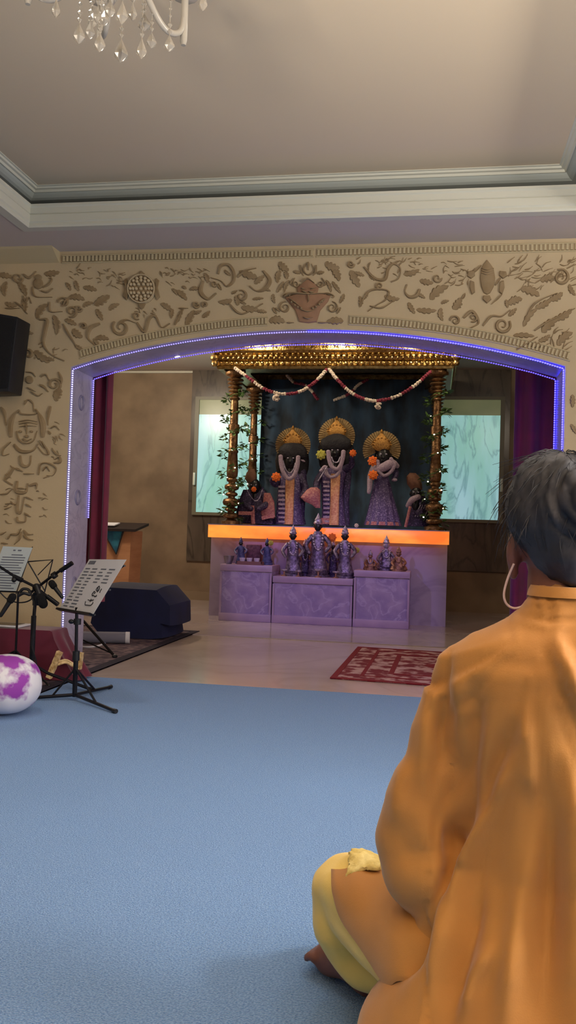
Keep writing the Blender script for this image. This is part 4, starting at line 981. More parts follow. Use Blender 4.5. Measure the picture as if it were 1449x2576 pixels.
obj('post', MB().tube([base+V((0,0,.02)), base+V((0,0,.24))], .013, 10), 'black_metal', t); obj('inner_post', MB().tube([base+V((0,0,.22)), top], .009, 10), 'black_metal', t)
obj('collar', MB().tube([base+V((0,0,.21)), base+V((0,0,.26))], .019, 10).tube([base+V((0,0,.40)), base+V((0,0,.43))], .02, 10).ell(base+V((-.03,-.01,.415)), (.016,.012,.012)), 'black_plastic', t)
hub = base+V((0,0,.17))
for e in (fl(290,1795), fl(278,1733), fl(84,1761)):
    e = V((e.x,e.y,.012)); lg = MB().tube([base+V((0,0,.03)), e], .009, 8).tube([hub, base.lerp(e,.55)+V((0,0,.014))], .006, 6)
    L_ = obj('leg', lg, 'black_metal', t); d = (e-base).normalized(); obj('rubber_foot', MB().tube([e-d*.02, e+d*.008], .0115, 8), 'black_plastic', L_)
t2 = thing('song_sheet', BL, 'white printed double sheet leaning on the nearer music stand', 'sheet', 'printed sheets on music stands')
obj('page', MB().prism([BL,BR,TR,TL], nn*.001), 'paper', t2, smooth=False)
rows = [(.05*Lu,.90*Lv,.022,.10)]
random.seed(5)
for i in range(13):
    b = .80-.062*i
    for c0 in (.06,.26,.50,.72):
        if b < .52 and c0 > .4: continue
        rows.append((c0*Lu, b*Lv, .0075, random.uniform(.05,.085)))
text_bars(t2, BL, u, v_, nn, rows)
# hand-drawn lettering on the lower right of the page (illegible strokes in the photo)
lg = MB()
def onsheet(x, y):
    d = ray(140+x*.138, 1390+y*.138); k = (BL+nn*.003-EYE).dot(nn)/d.dot(nn); return EYE+d*k
def stroke(pts, r=.0022): lg.tube(crom([onsheet(x,y) for x,y in pts],5), r, 6)
for q_ in ([(545,890),(535,950),(560,955),(630,962),(668,935),(680,905)],[(590,860),(640,875),(690,860)],[(650,845),(625,900)],[(705,705),(665,760),(670,790),(690,770)],[(690,790),(735,800),(745,775)],
           [(705,705),(720,730),(700,750)],[(795,610),(750,650),(740,690),(775,700),(800,650),(795,610)],[(770,640),(760,720)],[(838,660),(815,700),(800,735)],[(720,790),(710,815)]): stroke(q_)
obj('handwriting', lg, 'ink_dark', t2)

# second music stand, by the wall
SY = 4.70
t = thing('music_stand', (at(43,1560,SY+.03).x, SY+.03, .3), 'thin wire music stand with bluish sheet beside the relief wall', 'music stand', 'music stands')
bx = at(43,1560,SY+.03).x
t.location = V((bx, SY+.03, .004))
A = [at(-12,1487,SY), at(42,1490,SY), at(68,1412,SY+.05), at(133,1407,SY+.05), at(118,1470,SY+.02)]
ds = MB()
ds.tube([at(-30,1486,SY), at(42,1489,SY)], .005, 6); ds.tube([at(40,1495,SY-.004), at(82,1375,SY+.05)], .003, 6)
ds.tube([at(70,1413,SY+.05), at(133,1408,SY+.05), at(112,1490,SY+.02)], .004, 6); ds.tube([at(70,1413,SY+.05), at(112,1485,SY+.02)], .004, 6); ds.tube([at(132,1409,SY+.05), at(95,1447,SY+.03)], .003, 6)
ds.tube(crom([at(0,1490,SY),at(20,1508,SY),at(50,1516,SY),at(78,1508,SY),at(92,1480,SY+.02)],5), .004, 6)
obj('desk_frame', ds, 'black_metal', t)
obj('post', MB().tube([V((bx,SY+.03,.16)), V((bx,SY+.03,at(43,1488,SY).z))], .007, 8), 'black_metal', t)
for dx, dy in ((.02,-.30),(-.28,-.12),(.27,-.12)):
    e = V((bx+dx, SY+.03+dy, .012)); L_ = obj('leg', MB().tube([V((bx,SY+.03,.18)), e], .006, 6), 'black_metal', t); obj('rubber_foot', MB().ell(e, (.012,.012,.010), 8, 5), 'black_plastic', L_)
q = [at(-34,1484,SY-.008), at(40,1487,SY-.008), at(82,1378,SY+.042), at(8,1374,SY+.042)]
t2 = thing('song_sheet', q[0], 'bluish printed sheet on the wire music stand at the left edge', 'sheet', 'printed sheets on music stands')
nn2 = V((0,-1,0)); obj('page', MB().prism(q, (0,-.0015,0)), 'paper_blue', t2, smooth=False)
u2 = (q[1]-q[0]); v2 = (q[3]-q[0]); mb = MB()
for i in range(14):
    b = .80-.058*i; p0 = q[0]+v2*b+u2*(.12 if i else .4); p1 = q[0]+v2*b+u2*(.9 if i % 4 else .78); hh = v2*.022
    mb.prism([p0-V((0,.002,0)), p1-V((0,.002,0)), p1+hh-V((0,.002,0)), p0+hh-V((0,.002,0))], (0,-.0006,0))
p0 = q[0]+v2*.90
for a, b in ((.40,.48),(.56,.68)): mb.prism([p0+u2*a-V((0,.002,0)), p0+u2*b-V((0,.002,0)), p0+u2*b+v2*.03-V((0,.002,0)), p0+u2*a+v2*.03-V((0,.002,0))], (0,-.0006,0))
obj('printed_lines', mb, 'ink', t2, smooth=False)

# microphone stand with two booms
MY = 4.55
hub = at(92,1478,MY); b0 = V((hub.x-.01, MY, .009))
t = thing('microphone_stand', b0, 'black microphone stand with crossed booms before the relief wall', 'microphone stand', 'microphone stands')
obj('post', MB().tube([b0+V((0,0,.12)), b0+V((0,0,.40))], .015, 10).tube([b0+V((0,0,.38)), hub], .010, 10), 'black_metal', t)
obj('clutch', MB().tube([hub-V((0,0,.10)), hub-V((0,0,.03))], .02, 10).ell(hub, (.024,.024,.024)), 'black_plastic', t)
b1 = MB().tube([at(-25,1410,MY-.03), at(40,1452,MY-.03), at(92,1478,MY-.03), at(128,1508,MY-.03)], .008, 8).tube([at(118,1500,MY-.03), at(146,1521,MY-.03)], .0135, 10).tube([at(34,1450,MY-.03), at(56,1460,MY-.03)], .0135, 10)
obj('boom_arm', b1, 'black_metal', t)
obj('boom_arm', MB().tube([at(78,1490,MY+.03), at(130,1450,MY+.03), at(178,1417,MY+.03)], .008, 8).tube([at(152,1436,MY+.03), at(182,1416,MY+.03)], .0135, 10).tube([at(132,1450,MY+.03), at(141,1444,MY+.03)], .019, 10), 'black_metal', t)
kn = MB().ell(at(35,1459,MY-.05), (.014,.012,.014)).ell(at(136,1450,MY), (.016,.014,.014)); obj('knob', kn, 'black_plastic', t)
for e in (fl(226,1734,.012), V((b0.x-.30,MY+.05,.012)), V((b0.x-.02,MY-.36,.012))):
    e = V((e.x, min(e.y,4.73), .014)); L_ = obj('leg', MB().tube([b0+V((0,0,.13)), b0.lerp(e,.28)+V((0,0,.08)), e], .009, 8), 'black_metal', t); obj('rubber_foot', MB().ell(e, (.017,.017,.012), 8, 5), 'black_plastic', L_)
obj('cable', MB().tube(crom([at(92,1490,MY-.03),at(80,1500,MY-.03),at(86,1520,MY-.03),at(88,1560,MY-.03),at(80,1620,MY-.03),at(90,1660,MY-.03),at(92,1690,MY-.03)],6), .004, 6), 'black_plastic', t)
def mic(p, q, label, r=.024, head=.5):
    a, b = p, q; d = (b-a).normalized(); L = (b-a).length
    t = thing('microphone', a, label, 'microphone', 'black microphones')
    obj('grille', MB().limb([a+d*r*.8, a+d*L*head*.6], [r,r*.98], 14, 4), 'foam', t)
    obj('handle', MB().limb([a+d*L*head*.6, b], [r*.66,r*.5], 12, 4), 'black_plastic', t)
mic(at(112,1528,MY-.03-.02), at(98,1474,MY-.02)-V((0,.03,0)), 'black foam covered microphone hanging at the crossing of the booms', .026, .8)
mic(at(126,1462,MY-.02), at(156,1502,MY-.02), 'black microphone clipped under the right boom', .02, .5)
mic(at(36,1495,MY-.07), at(2,1548,MY-.10), 'black microphone slanting down at the left edge of the photo', .022, .45)
cl = MB().tube(crom([at(44,1500,MY-.06),at(60,1492,MY-.05),at(76,1496,MY-.04),at(72,1484,MY-.04),at(58,1482,MY-.05),at(50,1490,MY-.05)],5), .009, 8)
tag(obj('microphone_clip', cl, 'black_plastic'), 'black looped microphone clip and cable left of the boom crossing', 'clip')
# low stand on the rug behind
SX = at(197,1600,5.95); b0 = V((SX.x, 5.95, .012))
t = thing('microphone_stand', b0, 'short black tripod stand on the dark rug beside the covered box', 'microphone stand', 'microphone stands')
obj('post', MB().tube([b0+V((0,0,.10)), b0+V((0,0,.36))], .015, 10), 'black_metal', t)
obj('clutch', MB().tube([b0+V((0,0,.22)), b0+V((0,0,.28))], .021, 10), 'steel', t)
for e in (V((fl(286,1658).x,5.80,.018)), V((b0.x-.22,6.15,.018)), V((b0.x-.02,5.62,.018))):
    L_ = obj('leg', MB().tube([b0+V((0,0,.26)), e], .010, 8).tube([b0+V((0,0,.10)), b0.lerp(e,.9)+V((0,0,.02))], .006, 6), 'black_metal', t); obj('rubber_foot', MB().ell(e, (.022,.022,.014), 8, 5), 'black_plastic', L_)

# ------------------------------------------------------------------ loudspeaker on the wall
SPY = 4.80
q = [at(-62,778,SPY), at(45,797,SPY), at(22,985,SPY), at(-70,988,SPY)]
t = thing('loudspeaker', (q[0]+q[2])/2, 'black loudspeaker hanging tilted on the relief wall at the left edge', 'loudspeaker')
obj('cabinet', MB().prism(q, (0,.17,0)), 'black_plastic', t, bevel=.008)
gq = [p.lerp((q[0]+q[2])/2,.08)-V((0,.002,0)) for p in q]; obj('grille', MB().prism(gq, (0,-.008,0)), 'foam', t, bevel=.003)
obj('bracket', MB().box(((q[0]+q[2])/2)+V((0,.205,0)), (.06,.07,.14)), 'black_metal', t, smooth=False)
obj('cable', MB().tube(crom([at(24,920,4.98),at(29,930,5.0),at(27,955,5.01),at(21,968,5.02),at(24,980,5.02),at(18,992,5.025)],5), .004, 6), 'black_plastic', t)

# ------------------------------------------------------------------ chandelier
CH = V((-.985,2.42,2.78))
t = thing('chandelier', V((CH.x,CH.y,ZT)), 'white glass chandelier with hanging crystal drops under the ceiling', 'chandelier')
obj('stem', MB().lathe([(.06,ZT-.002),(.06,ZT-.02),(.012,ZT-.035),(.012,2.86),(.04,2.83),(.055,2.77),(.03,2.70),(.045,2.66),(.02,2.62),(.012,2.58),(.001,2.565)], (CH.x,CH.y,0), 16), 'glass_arm', t)
for k in range(6):
    a = k*PI/3+.05; d = V((cos(a),sin(a),0)); q = [CH+V((0,0,-.06))+d*.03, CH+d*.12+V((0,0,-.20)), CH+d*.20+V((0,0,-.262)), CH+d*.265+V((0,0,-.24)), CH+d*.285+V((0,0,-.17)), CH+d*.285+V((0,0,-.12))]
    A_ = obj('arm', MB().tube(crom(q,6), .010, 10), 'glass_arm', t)
    e = CH+d*.285; obj('candle_cup', MB().lathe([(.008,-.275),(.012,-.26),(.012,-.12),(.045,-.11),(.05,-.10),(.014,-.095),(.014,.0),(.002,.01)], e, 12), 'glass_arm', A_)
def drop(p, L, r):
    r *= 1.35; L *= 1.1; mb = MB(); mb.lathe([(.001,0),(r,L*.28),(r*.92,L*.42),(r*.35,L*.8),(.001,L)], p, 6)
    for i in range(2): mb.lathe([(.001,-.009),(.008,0),(.001,.009)], p+V((0,0,L+.012+i*.02)), 6)
    mb.tube([p+V((0,0,L)), p+V((0,0,2.62-p.z if 2.62 > p.z+L+.05 else L+.05))], .0013, 5)
    q = p+V((0,0,L+.06))
    while q.z < 2.58: mb.lathe([(.001,-.006),(.006,0),(.001,.006)], q, 6); q = q+V((0,0,.022))
    obj('crystal_drop', mb, 'crystal', t, smooth=False)
for px, pb, Ld, r, Y in ((140,45,.05,.010,2.30),(198,110,.055,.014,2.36),(226,98,.05,.012,2.50),(250,131,.05,.013,2.28),(232,70,.05,.012,2.6),(303,157,.065,.017,2.42),(306,62,.06,.013,2.25),
                         (355,148,.055,.012,2.38),(380,121,.045,.013,2.55),(425,130,.045,.013,2.45),(333,52,.045,.010,2.3),(362,78,.05,.016,2.58),(510,28,.05,.010,2.42),(262,65,.045,.012,2.5),(276,45,.05,.012,2.35),(245,60,.05,.010,2.4)):
    drop(at(px,pb,Y), Ld, r)

# ------------------------------------------------------------------ the seated person
PY = 1.44
random.seed(21)
hc = at(1418,1320,1.47)                              # middle of the head
X0 = hc.x
body = MB()
# head, neck, ears, nose
body.ell(hc+V((0,0,.005)), (.074,.092,.112), 24, 16); body.ell(hc+V((0,.045,-.055)), (.055,.06,.07), 18, 12)
body.limb([hc+V((0,.13-.03,-.015)), hc+V((0,.118,-.045))], [.010,.016], 10, 3)
body.limb([hc+V((0,.0,-.08)), hc+V((0,-.03,-.20))], [.056,.062], 16, 4)
for s in (-1,1):
    body.ell(hc+V((s*.079,.0,-.048)), (.012,.021,.036), 14, 10, Matrix.Rotation(s*.25,3,'Z')); body.ell(hc+V((s*.078,.004,-.082)), (.009,.012,.014), 10, 8)
    body.ell(hc+V((s*.03,.092,.008)), (.018,.012,.010), 10, 8)
body.ell(hc+V((0,.102,-.078)), (.022,.010,.010), 10, 8)
sh = .70
# trunk
body.loft([((X0,1.46,.11),.15,.09),((X0,1.46,.22),.14,.085),((X0,1.455,.40),.125,.07),((X0,1.45,.56),.14,.07),((X0,1.45,.66),.15,.06),((X0,1.45,sh),.10,.055),((X0,1.445,.76),.055,.055)])
kneeL = V((-.115,1.70,.165)); footZ = .05
for s in (-1,1):
    m = lambda p: V((X0+s*(p.x), p.y, p.z))
    body.limb([m(V((.16,1.455,.65))), m(V((.206,1.468,.53))), m(V((.213,1.482,.37)))], [.028,.021,.025], 14)                     # upper arm
    body.limb([m(V((.213,1.478,.37))), m(V((.17,1.58,.34))), m(V((.09,1.70,.33)))], [.032,.030,.024], 12)                     # forearm
    pal = m(V((.06,1.745,.325))); body.limb([m(V((.09,1.70,.33))), pal], [.026,.030], 12, 3)
    for k, (dx, L) in enumerate(((.028,.062),(.009,.072),(-.010,.068),(-.028,.052))):                                       # four fingers
        b = pal+V((-s*.012, .022, -.004+dx*.0)); a0 = pal+V((s*dx*.6, .025, 0)); body.limb([a0, a0+V((-s*L*.35,L*.55,-.004)), a0+V((-s*L*.6,L*.85,-.018)), a0+V((-s*L*.7,L*.95,-.034))], [.0095,.009,.0085,.0075], 8, 3)
    body.limb([pal+V((-s*.022,-.005,.010)), pal+V((-s*.045,.02,.020)), pal+V((-s*.055,.045,.018))], [.011,.0095,.008], 8, 3)  # thumb
    hip = V((X0+s*.10,1.41,.13)); knee = V((X0+s*(X0-kneeL.x),1.70,.165)); ank = V((X0-s*.12,1.80,.06))
    body.limb([hip, (hip+knee)/2+V((0,0,.02)), knee], [.10,.085,.065], 16); body.limb([knee, (knee+ank)/2+V((0,.03,-.03)), ank], [.062,.05,.036], 14)
def foot(heel, ball, out):                           # heel to ball, then five toes
    d = (ball-heel).normalized(); sd = d.cross(V((0,0,1))).normalized()*out
    body.limb([heel, heel.lerp(ball,.5)+V((0,0,.012)), ball], [.034,.036,.036], 14)
    for k in range(5):
        a = ball+sd*(.030-.0155*k)+d*.012; r = .0135-.0010*k; L = .044-.004*k; body.limb([a, a+d*L*.6+V((0,0,.004)), a+d*L-V((0,0,.006))], [r,r*.95,r*.9], 8, 3)
f0 = fl(905,2470,.04); f1 = fl(815,2430,.036)
foot(V((-.105,1.715,.040)), V((-.185,1.785,.037)), 1)
foot(V((X0+.10,1.90,.055)), V((X0+.36,1.84,.042)), -1)
bm_ = remesh(body, .0052, 5)
person = obj('person', bm_, 'skin', ang=180)
tag(person, 'person in mustard tunic sitting cross legged on the carpet, seen from behind', 'person')

# hair
HY = 1.462
hr = MB(); HX = -4
hr.rows([(1141,1385,1440,1),(1152,1340,1490,1),(1170,1312,1525,1),(1200,1292,1548,1),(1240,1277,1560,1),(1290,1270,1565,1),(1335,1281,1556,1.06),(1370,1302,1535,1.16),(1410,1330,1508,1.38),(1445,1358,1500,1.3),(1462,1374,1496,1.3),(1472,1390,1482,1.2)], HY-.008, .92, 30, dy=[0]*8+[-.006,-.012,-.016,-.016])
bun = hc+V((.025,-.098,.035)); hr.ell(bun, (.055,.03,.05))
hm = remesh(hr, .006, 4)
for i, p in enumerate(hm.v):
    n = hm.n[i]; q = p-hc; a = math.atan2(q.x, -q.y)
    d = .006*noise.noise(V((a*5+q.z*10, q.z*16, 0)))+.0035*noise.noise(V((a*22+q.z*30, q.z*22, 3)))
    w = p-bun; rr = math.hypot(w.x, w.z)
    if q.y < -.04 and rr < .07: d += .004*sin(rr*330+2*math.atan2(w.z,w.x))
    hm.v[i] = p+n*d
for i in range(520):                                   # loose strands combed over the surface
    a = random.uniform(-PI,PI); e = random.uniform(-.25,1.45)
    dr = V((sin(a)*cos(e), -cos(a)*cos(e), sin(e))); p = hc+V((0,-.008,.008))+V((dr.x*.097, dr.y*.094, dr.z*.116))
    tn = V((0,0,-1)) - dr*V((0,0,-1)).dot(dr); tn = (tn.normalized() if tn.length > .1 else V((1,0,0)))+V((random.uniform(-.6,.6),random.uniform(-.4,.4),0))
    L = random.uniform(.03,.07); fly = random.uniform(-.003,.003) if random.random() < .93 else random.uniform(.004,.012)
    hm.tube([p-dr*.004, p+tn*L*.5+dr*(fly*.7), p+tn*L+dr*(fly-.006)], [.0007,.0007,.0003], 4)
for i in range(36):                                    # wisps along the crown
    a = random.uniform(-1.5,1.0); p = hc+V((sin(a)*.085,-.01,cos(a)*.112)); hm.tube(crom([p, p+V((random.uniform(-.012,.02),.0,.006)), p+V((random.uniform(-.02,.04),.0,.006+random.uniform(-.006,.008)))],3), .0006, 4)
obj('hair', hm, 'hair', person, ang=180, label='grey black hair gathered in a small bun')
cp_ = MB(); cp_.limb([bun+V((-.012,-.034,.012)), bun+V((.012,-.040,.022)), bun+V((.03,-.034,.02))], [.004,.006,.004], 8, 4); cp_.limb([bun+V((0,-.036,-.004)), bun+V((.02,-.037,.002))], [.004,.004], 8, 3)
cp_.ell(hc+V((.025,-.105,-.045)), (.010,.006,.008))
obj('hair_clip', cp_, 'clip_metal', person)
ec = [(1293,1418),(1280,1448),(1270,1480),(1268,1503),(1276,1521),(1292,1530),(1310,1527),(1330,1516)]
obj('ear_cord', MB().tube(crom([at(*p,PY) for p in ec],5), .0019, 8), 'cord', person)

# tunic
ku = MB()
T = [(1468,1350,1490,1.0),(1490,1334,1506,1.0),(1520,1322,1520,.95),(1545,1296,1548,.8),(1575,1250,1594,.68),(1605,1190,1654,.6),(1640,1138,1706,.55),(1690,1112,1732,.55),(1760,1112,1730,.56),(1850,1126,1718,.58),
     (1960,1138,1706,.6),(2080,1142,1704,.62),(2180,1136,1712,.64),(2250,1098,1746,.66),(2320,1056,1784,.68),(2400,1020,1820,.7),(2480,975,1860,.72),(2560,930,1900,.72),(2640,900,1930,.7),(2690,890,1940,.7)]
ku.rows(T, PY, .6, 40)
S_ = [(1625,1128,1200),(1650,1104,1200),(1690,1084,1195),(1750,1064,1185),(1800,1050,1178),(1860,1034,1172),(1910,1020,1166),(1950,994,1162),(2000,970,1158),(2060,950,1152),(2110,944,1150),(2160,945,1144),(2210,955,1130),(2260,974,1112),(2295,998,1090),(2316,1024,1066)]
ku.rows(S_, PY, .85, 30, dy=[-.0+.0018*i for i in range(len(S_))])
ku.v += []; n0 = len(ku.v)
# right sleeve is the mirror image about the spine
mir = MB(); mir.rows(S_, PY, .85, 30, dy=[.0018*i for i in range(len(S_))]); ku.add([V((2*X0-p.x,p.y,p.z)) for p in mir.v], mir.f)
for s in (-1,1):                                      # forearms of the sleeves
    ku.limb([V((X0+s*.215,1.465,.36)), V((X0+s*.17,1.58,.345)), V((X0+s*.125,1.65,.34))], [.075,.06,.05], 16)
# skirt of the tunic spreading over the lap
ku.limb([V((X0,1.50,.16)), V((X0,1.62,.15)), V((X0,1.70,.14))], [.15,.12,.08], 20)
km = remesh(ku, .0075, 8)
S0 = at(1345,1590,1.34)
def ridge(x): return (1-abs(((x) % 1)*2-1))           # 0..1 saw
for i, p in enumerate(km.v):
    n = km.n[i]; dx, dz = p.x-S0.x, S0.z-p.z; th = math.atan2(dx, max(dz,.02)); r = math.hypot(dx, dz)
    arm = p.x < X0-.205 and p.z < .66
    w = noise.noise(V((p.x*5,p.y*5,p.z*5)))
    if arm:
        d = .0065*noise.noise(V((p.x*12+p.z*14, p.y*10, p.z*7)))+.005*noise.noise(V((p.x*6-p.z*12,p.y*6,p.z*4)))
    else:
        A = .02*min(1, r/.34)*(1 if p.y < 1.44 else .5)
        q = noise.noise(V((th*5.2+w*.35, r*.9, 1.7))); q2 = noise.noise(V((th*12+w*.6, r*1.6, 5.1)))
        q = math.copysign(abs(q)**.8, q)
        d = A*(q*1.0+q2*.38)
        if p.z > .66: d += .004*noise.noise(V((p.x*9, p.y*9, p.z*34)))
        if p.y > 1.5: d *= .4
    km.v[i] = p+n*d
def proj(p):
    v = p-EYE; k = v.dot(fw); return 724.5+F*v.dot(rt)/k, 1288-F*v.dot(up)/k
FOLDS = [([(1164,2121),(1140,2230),(1117,2316),(1100,2440),(1088,2576)],.013,20),([(1216,2050),(1174,2193),(1140,2335),(1115,2450)],.010,16),([(1290,1900),(1243,2010),(1200,2130),(1165,2260)],.012,20),
    ([(1325,1800),(1335,1900),(1338,2010)],.010,22),([(1395,1600),(1420,1680),(1442,1760)],.012,16),([(1425,1640),(1449,1720),(1460,1800)],.010,14),([(1203,1728),(1185,1849),(1172,2028),(1150,2180)],-.012,26),
    ([(1100,1700),(1109,1831),(1120,1930)],-.008,14),([(1030,1900),(1005,1990),(995,2080)],.006,22),([(1131,2073),(1146,2170),(1120,2260)],-.016,18),([(1284,1830),(1240,1950),(1221,2060)],-.010,20),
    ([(1250,2370),(1190,2460),(1160,2560)],.010,22),([(1350,2060),(1320,2240),(1290,2420),(1270,2576)],.012,28),([(1400,1950),(1395,2150),(1380,2350),(1370,2560)],-.012,30),([(1440,1900),(1445,2150),(1440,2450)],.012,26),
    ([(1325,1512),(1380,1522),(1449,1520)],.003,7),([(1335,1536),(1390,1548),(1460,1544)],.003,8),([(1300,1560),(1380,1580),(1460,1575)],.0025,9),([(1098,2290),(1062,2350),(1042,2410),(1000,2470)],-.014,18),
    ([(1130,1640),(1118,1720),(1122,1800)],-.006,10),([(1080,1760),(1070,1880),(1060,1980)],.006,20),([(1210,2250),(1170,2400),(1140,2560)],-.012,22),([(1150,1700),(1165,1800),(1160,1900)],.007,16),([(1060,2060),(1075,2180),(1060,2280)],.006,26)]
FOLDS = [([V((a,b,0)) for a,b in f], h, w) for f, h, w in FOLDS]
for i, p in enumerate(km.v):
    if p.y > PY+.03: continue
    x, y = proj(p); q = V((x,y,0)); d = 0
    for f, h, w in FOLDS:
        best = 1e9; bt = 0
        for k, (a, b) in enumerate(zip(f, f[1:])):
            ab = b-a; t = max(0, min(1, (q-a).dot(ab)/ab.length_squared)); e = (q-a-ab*t).length
            if e < best: best = e; bt = (k+t)/(len(f)-1)
        if best < 3*w: d += 1.45*h*math.exp(-(best/w)**2)*min(1, .25+3*min(bt, 1-bt))
    km.v[i] = p+km.n[i]*d
kurta = obj('tunic', km, 'kurta', person, ang=180, label='loose mustard cotton tunic with wide sleeves')
# armhole seam and collar band
sm = MB(); sm.tube(crom([at(1128,1660,PY-.075),at(1118,1720,PY-.08),at(1122,1790,PY-.085),at(1136,1860,PY-.085),at(1146,1920,PY-.08)],6), .003, 6)
cl_ = MB(); secs = []
for pz, l, r in ((1500,1330,1512),(1486,1334,1508),(1474,1340,1502)):
    a, b = at(l,pz,PY), at(r,pz,PY); secs.append(((a+b)/2, (b-a).length/2+.003, (b-a).length/2+.004))
secs.reverse(); cl_.loft(secs[::-1] if secs[0][0].z > secs[-1][0].z else secs, 30); obj('collar', cl_, 'kurta', person)

# trousers
tr = MB()
for s in (-1,1):
    def q(px, py, Y):
        p = at(px,py,Y); return p if s < 0 else V((2*X0-p.x,p.y,p.z))
    tr.limb([q(1090,2420,1.46), q(1000,2350,1.56), q(905,2258,1.66), q(872,2232,1.70)], [.085,.082,.076,.066], 20)
    tr.limb([q(868,2250,1.69), q(875,2320,1.70), q(915,2400,1.70), q(1000,2450,1.64)], [.066,.068,.062,.05], 18)
    tr.limb([q(868,2262,1.69), q(960,2330,1.84), q(1120,2400,1.86)], [.062,.058,.05], 16)
tr.loft([((X0,1.47,.02),.22,.12),((X0,1.47,.12),.21,.12),((X0,1.46,.22),.16,.10)], 30)
for i, p in enumerate(tr.v):
    if p.z < .014: tr.v[i] = V((p.x,p.y,.014))
tm = remesh(tr, .007, 8)
for i, p in enumerate(tm.v):
    n = tm.n[i]; e = V((p.x+.12, p.y-1.70, p.z-.17))
    d = .0045*noise.noise(V((p.x*9+p.y*9, p.z*22, p.y*5)))+.0035*noise.noise(V((p.x*20, p.y*9+p.z*20, 2)))
    v2 = p+n*d; v2.z = max(v2.z, .010); tm.v[i] = v2
obj('trousers', tm, 'trousers', person, ang=180, label='pale yellow cotton trousers')
def drape(lines, off, thick, wob=0):                    # cloth lying on the trousers: rows of picture points cast on their surface
    g = []
    for j, l in enumerate(lines):
        for i, (x, y) in enumerate(l):
            d = ray(x, y).normalized(); h = bvt.ray_cast(EYE, d)
            p, n = (h[0], h[1]) if h[0] else (at(x,y,1.62), -d)
            g.append(p+n*off+V((0,0,wob*noise.noise(V((p.x*26+p.z*14,p.y*12,p.z*20))))))
    m_, n_ = len(lines), len(lines[0]); N = len(g); mb = MB()
    vs = g+[p+V((0,.3,-1)).normalized()*thick for p in g]; fs = [(j*n_+i, j*n_+i+1, (j+1)*n_+i+1, (j+1)*n_+i) for j in range(m_-1) for i in range(n_-1)]
    ed = [i for i in range(n_)]+[j*n_+n_-1 for j in range(1,m_)]+[(m_-1)*n_+i for i in range(n_-2,-1,-1)]+[j*n_ for j in range(m_-2,0,-1)]
    return mb.add(vs, fs+[tuple(N+k for k in reversed(f)) for f in fs]+[(a,N+a,N+b,b) for a, b in zip(ed, ed[1:]+ed[:1])])
from mathutils.bvhtree import BVHTree
bvt = BVHTree.FromPolygons([tuple(p) for p in tm.v], tm.f)
Lp = crom([V(p+(0,)) for p in [(838,2190),(842,2235),(866,2305),(912,2375),(960,2445),(985,2468)]],5); Rp = crom([V(p+(0,)) for p in [(960,2190),(1020,2240),(1080,2300),(1100,2350),(1100,2400),(1060,2450)]],5)
rows_ = [[tuple(a.lerp(b, i/11)[:2]) for i in range(12)] for a, b in zip(Lp, Rp)]
obj('tunic_front_flap', drape(rows_, .007, .007, .007), 'kurta', person, ang=70)
kn_ = MB(); kc = at(984,2468,1.56); kn_.limb([kc+V((-.02,0,.012)), kc, kc+V((.022,-.01,-.014))], [.010,.016,.012], 10, 4); obj('cloth_knot', kn_, 'kurta', person)
# crumpled handkerchief on the knee
hk = MB(); n, m_ = 22, 16; c = at(917,2203,1.64); base_ = []
g = []
for j in range(m_):
    for i in range(n):
        u, v2 = i/(n-1)-.5, j/(m_-1)-.5; x = c.x+u*.060+.006*noise.noise(V((u*9,v2*9,1))); y = c.y+v2*.075+.006*noise.noise(V((u*9,v2*9,8)))
        g.append((x,y))
from mathutils.bvhtree import BVHTree
bv = BVHTree.FromPolygons([tuple(p) for p in tm.v], tm.f)
top = []
for k, (x, y) in enumerate(g):
    h = bv.ray_cast(V((x,y,.8)), V((0,0,-1))); z = h[0].z if h[0] else .25
    z = max(z, .235)+.004; top.append(V((x,y,z+.007+.006*abs(noise.noise(V((x*60,y*60,0)))))))
fs = [(j*n+i, j*n+i+1, (j+1)*n+i+1, (j+1)*n+i) for j in range(m_-1) for i in range(n-1)]
N = len(top); vs = top+[p-V((0,0,.005)) for p in top]
fs2 = fs+[tuple(N+k for k in reversed(f)) for f in fs]
edge = [i for i in range(n)]+[j*n+n-1 for j in range(1,m_)]+[(m_-1)*n+i for i in range(n-2,-1,-1)]+[j*n for j in range(m_-2,0,-1)]
for a, b in zip(edge, edge[1:]+edge[:1]): fs2.append((a, N+a, N+b, b))
hk.add(vs, fs2); tag(obj('handkerchief', hk, 'hankie', ang=80), 'crumpled cream handkerchief lying on the raised knee in pale trousers', 'handkerchief')

# ------------------------------------------------------------------ light
w = bpy.data.worlds.new('world'); sc.world = w; w.use_nodes = True
bg = w.node_tree.nodes['Background']; bg.inputs['Color'].default_value = (1.0,.93,.84,1); bg.inputs['Strength'].default_value = .2
def area(name, loc, rot, sx, sy, e, col, spread=PI):
    l = bpy.data.lights.new(name, 'AREA'); l.shape = 'RECTANGLE'; l.size, l.size_y = sx, sy; l.energy = e; l.color = col; l.spread = spread
    o = bpy.data.objects.new(name, l); C.objects.link(o); o.location = loc; o.rotation_euler = rot; return o
def aimed(o, aim): o.rotation_euler = (V(aim)-o.location).to_track_quat('-Z','Y').to_euler(); return o
area('assumed_window_light', (RXR+.25, (W0+W1)/2, (WZ0+WZ1)/2), (0, PI/2, 0), WZ1-WZ0, W1-W0, 125, (1,.95,.88))  # area light added behind the assumed, unseen window to light from the right
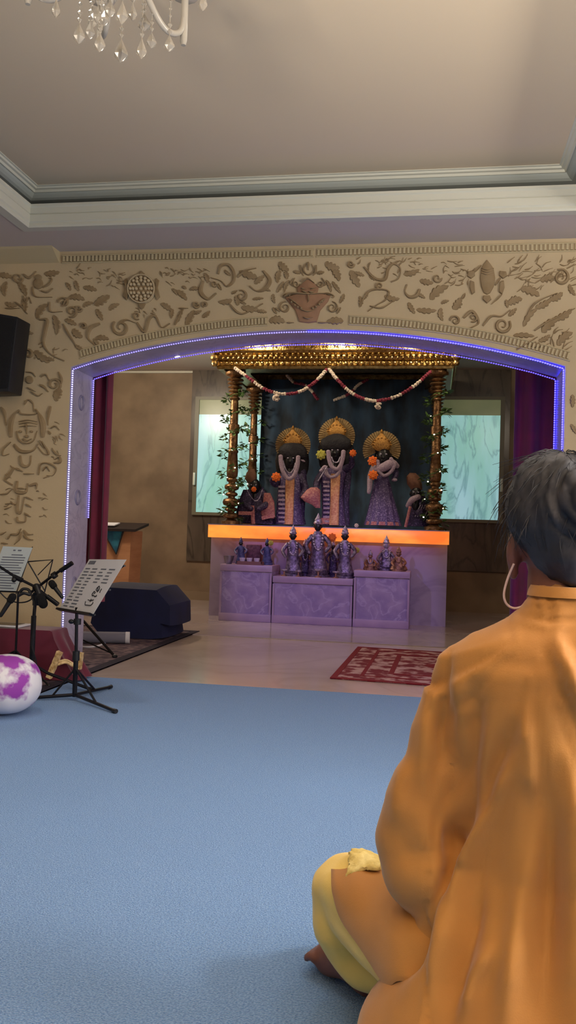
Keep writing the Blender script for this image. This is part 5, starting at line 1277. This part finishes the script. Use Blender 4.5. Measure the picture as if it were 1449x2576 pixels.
# added area fills, aimed up from the right and the rear to brighten the ceiling
aimed(area('ceiling_fill_right', (RXR+.5, (W0+W1)/2, .7), (0,0,0), 2.4, 1.2, 80, (1,.90,.76), 1.5), (.7, 1.8, 2.95))
aimed(area('ceiling_fill_rear', (-.5, RY0-.4, .25), (0,0,0), 3.2, 1.0, 240, (1,.89,.75), .95), (.8, -.1, 2.95))
def spot(name, loc, aim, e, col, size, blend=.6, r=.03):
    l = bpy.data.lights.new(name, 'SPOT'); l.energy = e; l.color = col; l.spot_size = size; l.spot_blend = blend; l.shadow_soft_size = r
    o = bpy.data.objects.new(name, l); C.objects.link(o); o.location = loc; o.rotation_euler = (V(aim)-V(loc)).to_track_quat('-Z','Y').to_euler(); return o
for x, y in ((-1.7,3.3),(-.3,3.1),(-1.2,2.5),(.45,2.0)): spot('added_hall_spot', (x, y, 2.9), (x, y, 0), 30 if y < 2.9 else 66, (1,.94,.84), 1.5 if y < 2.9 else 2.5, .9, .12)  # spots without fixtures, added to brighten the carpet and the arch wall
spot('added_hall_spot', (1.95, 1.15, 2.6), (-.25, 1.6, 0), 190, (1,.94,.84), 1.25, .8, .22)  # key spot without a fixture, added to throw the person's shadow left
for x in (-2.0,-1.1,-.2): spot('assumed_downlight', (x, 8.75, 3.10), (x, 9.3, 2.75), 20, (1,.84,.58), 1.9)  # spots without fixtures, assumed from the bright highlights on the canopy
spot('altar_fill_spot', (-1.75, 5.5, 2.0), (-1.1, 9.2, .3), 100, (.46,.34,1), .62, .5)  # spots without fixtures, added behind the arch; the purple pair tints the altar
spot('altar_fill_spot', (.2, 5.5, 1.9), (-1.0, 9.2, .35), 75, (.56,.34,.95), .62, .5)
spot('altar_fill_spot', (-.75, 5.5, 2.05), (-1.1, 9.5, 1.5), 40, (1,.85,.8), .5, .6)
l = bpy.data.lights.new('shrine_fill', 'POINT'); l.energy = 95; l.color = (1,.86,.66); l.shadow_soft_size = .15  # two point fills without fixtures, added to lift the dim shrine walls
o = bpy.data.objects.new('shrine_fill', l); C.objects.link(o); o.location = (-3.5, 8.9, 2.75)
l = bpy.data.lights.new('shrine_fill', 'POINT'); l.energy = 26; l.color = (1,.86,.66); l.shadow_soft_size = .15
o = bpy.data.objects.new('shrine_fill', l); C.objects.link(o); o.location = (.9, 7.2, 2.8)

vs_ = sc.view_settings; vs_.view_transform = 'Standard'; vs_.look = 'None'; vs_.gamma = 1; vs_.use_curve_mapping = False; vs_.exposure = 0
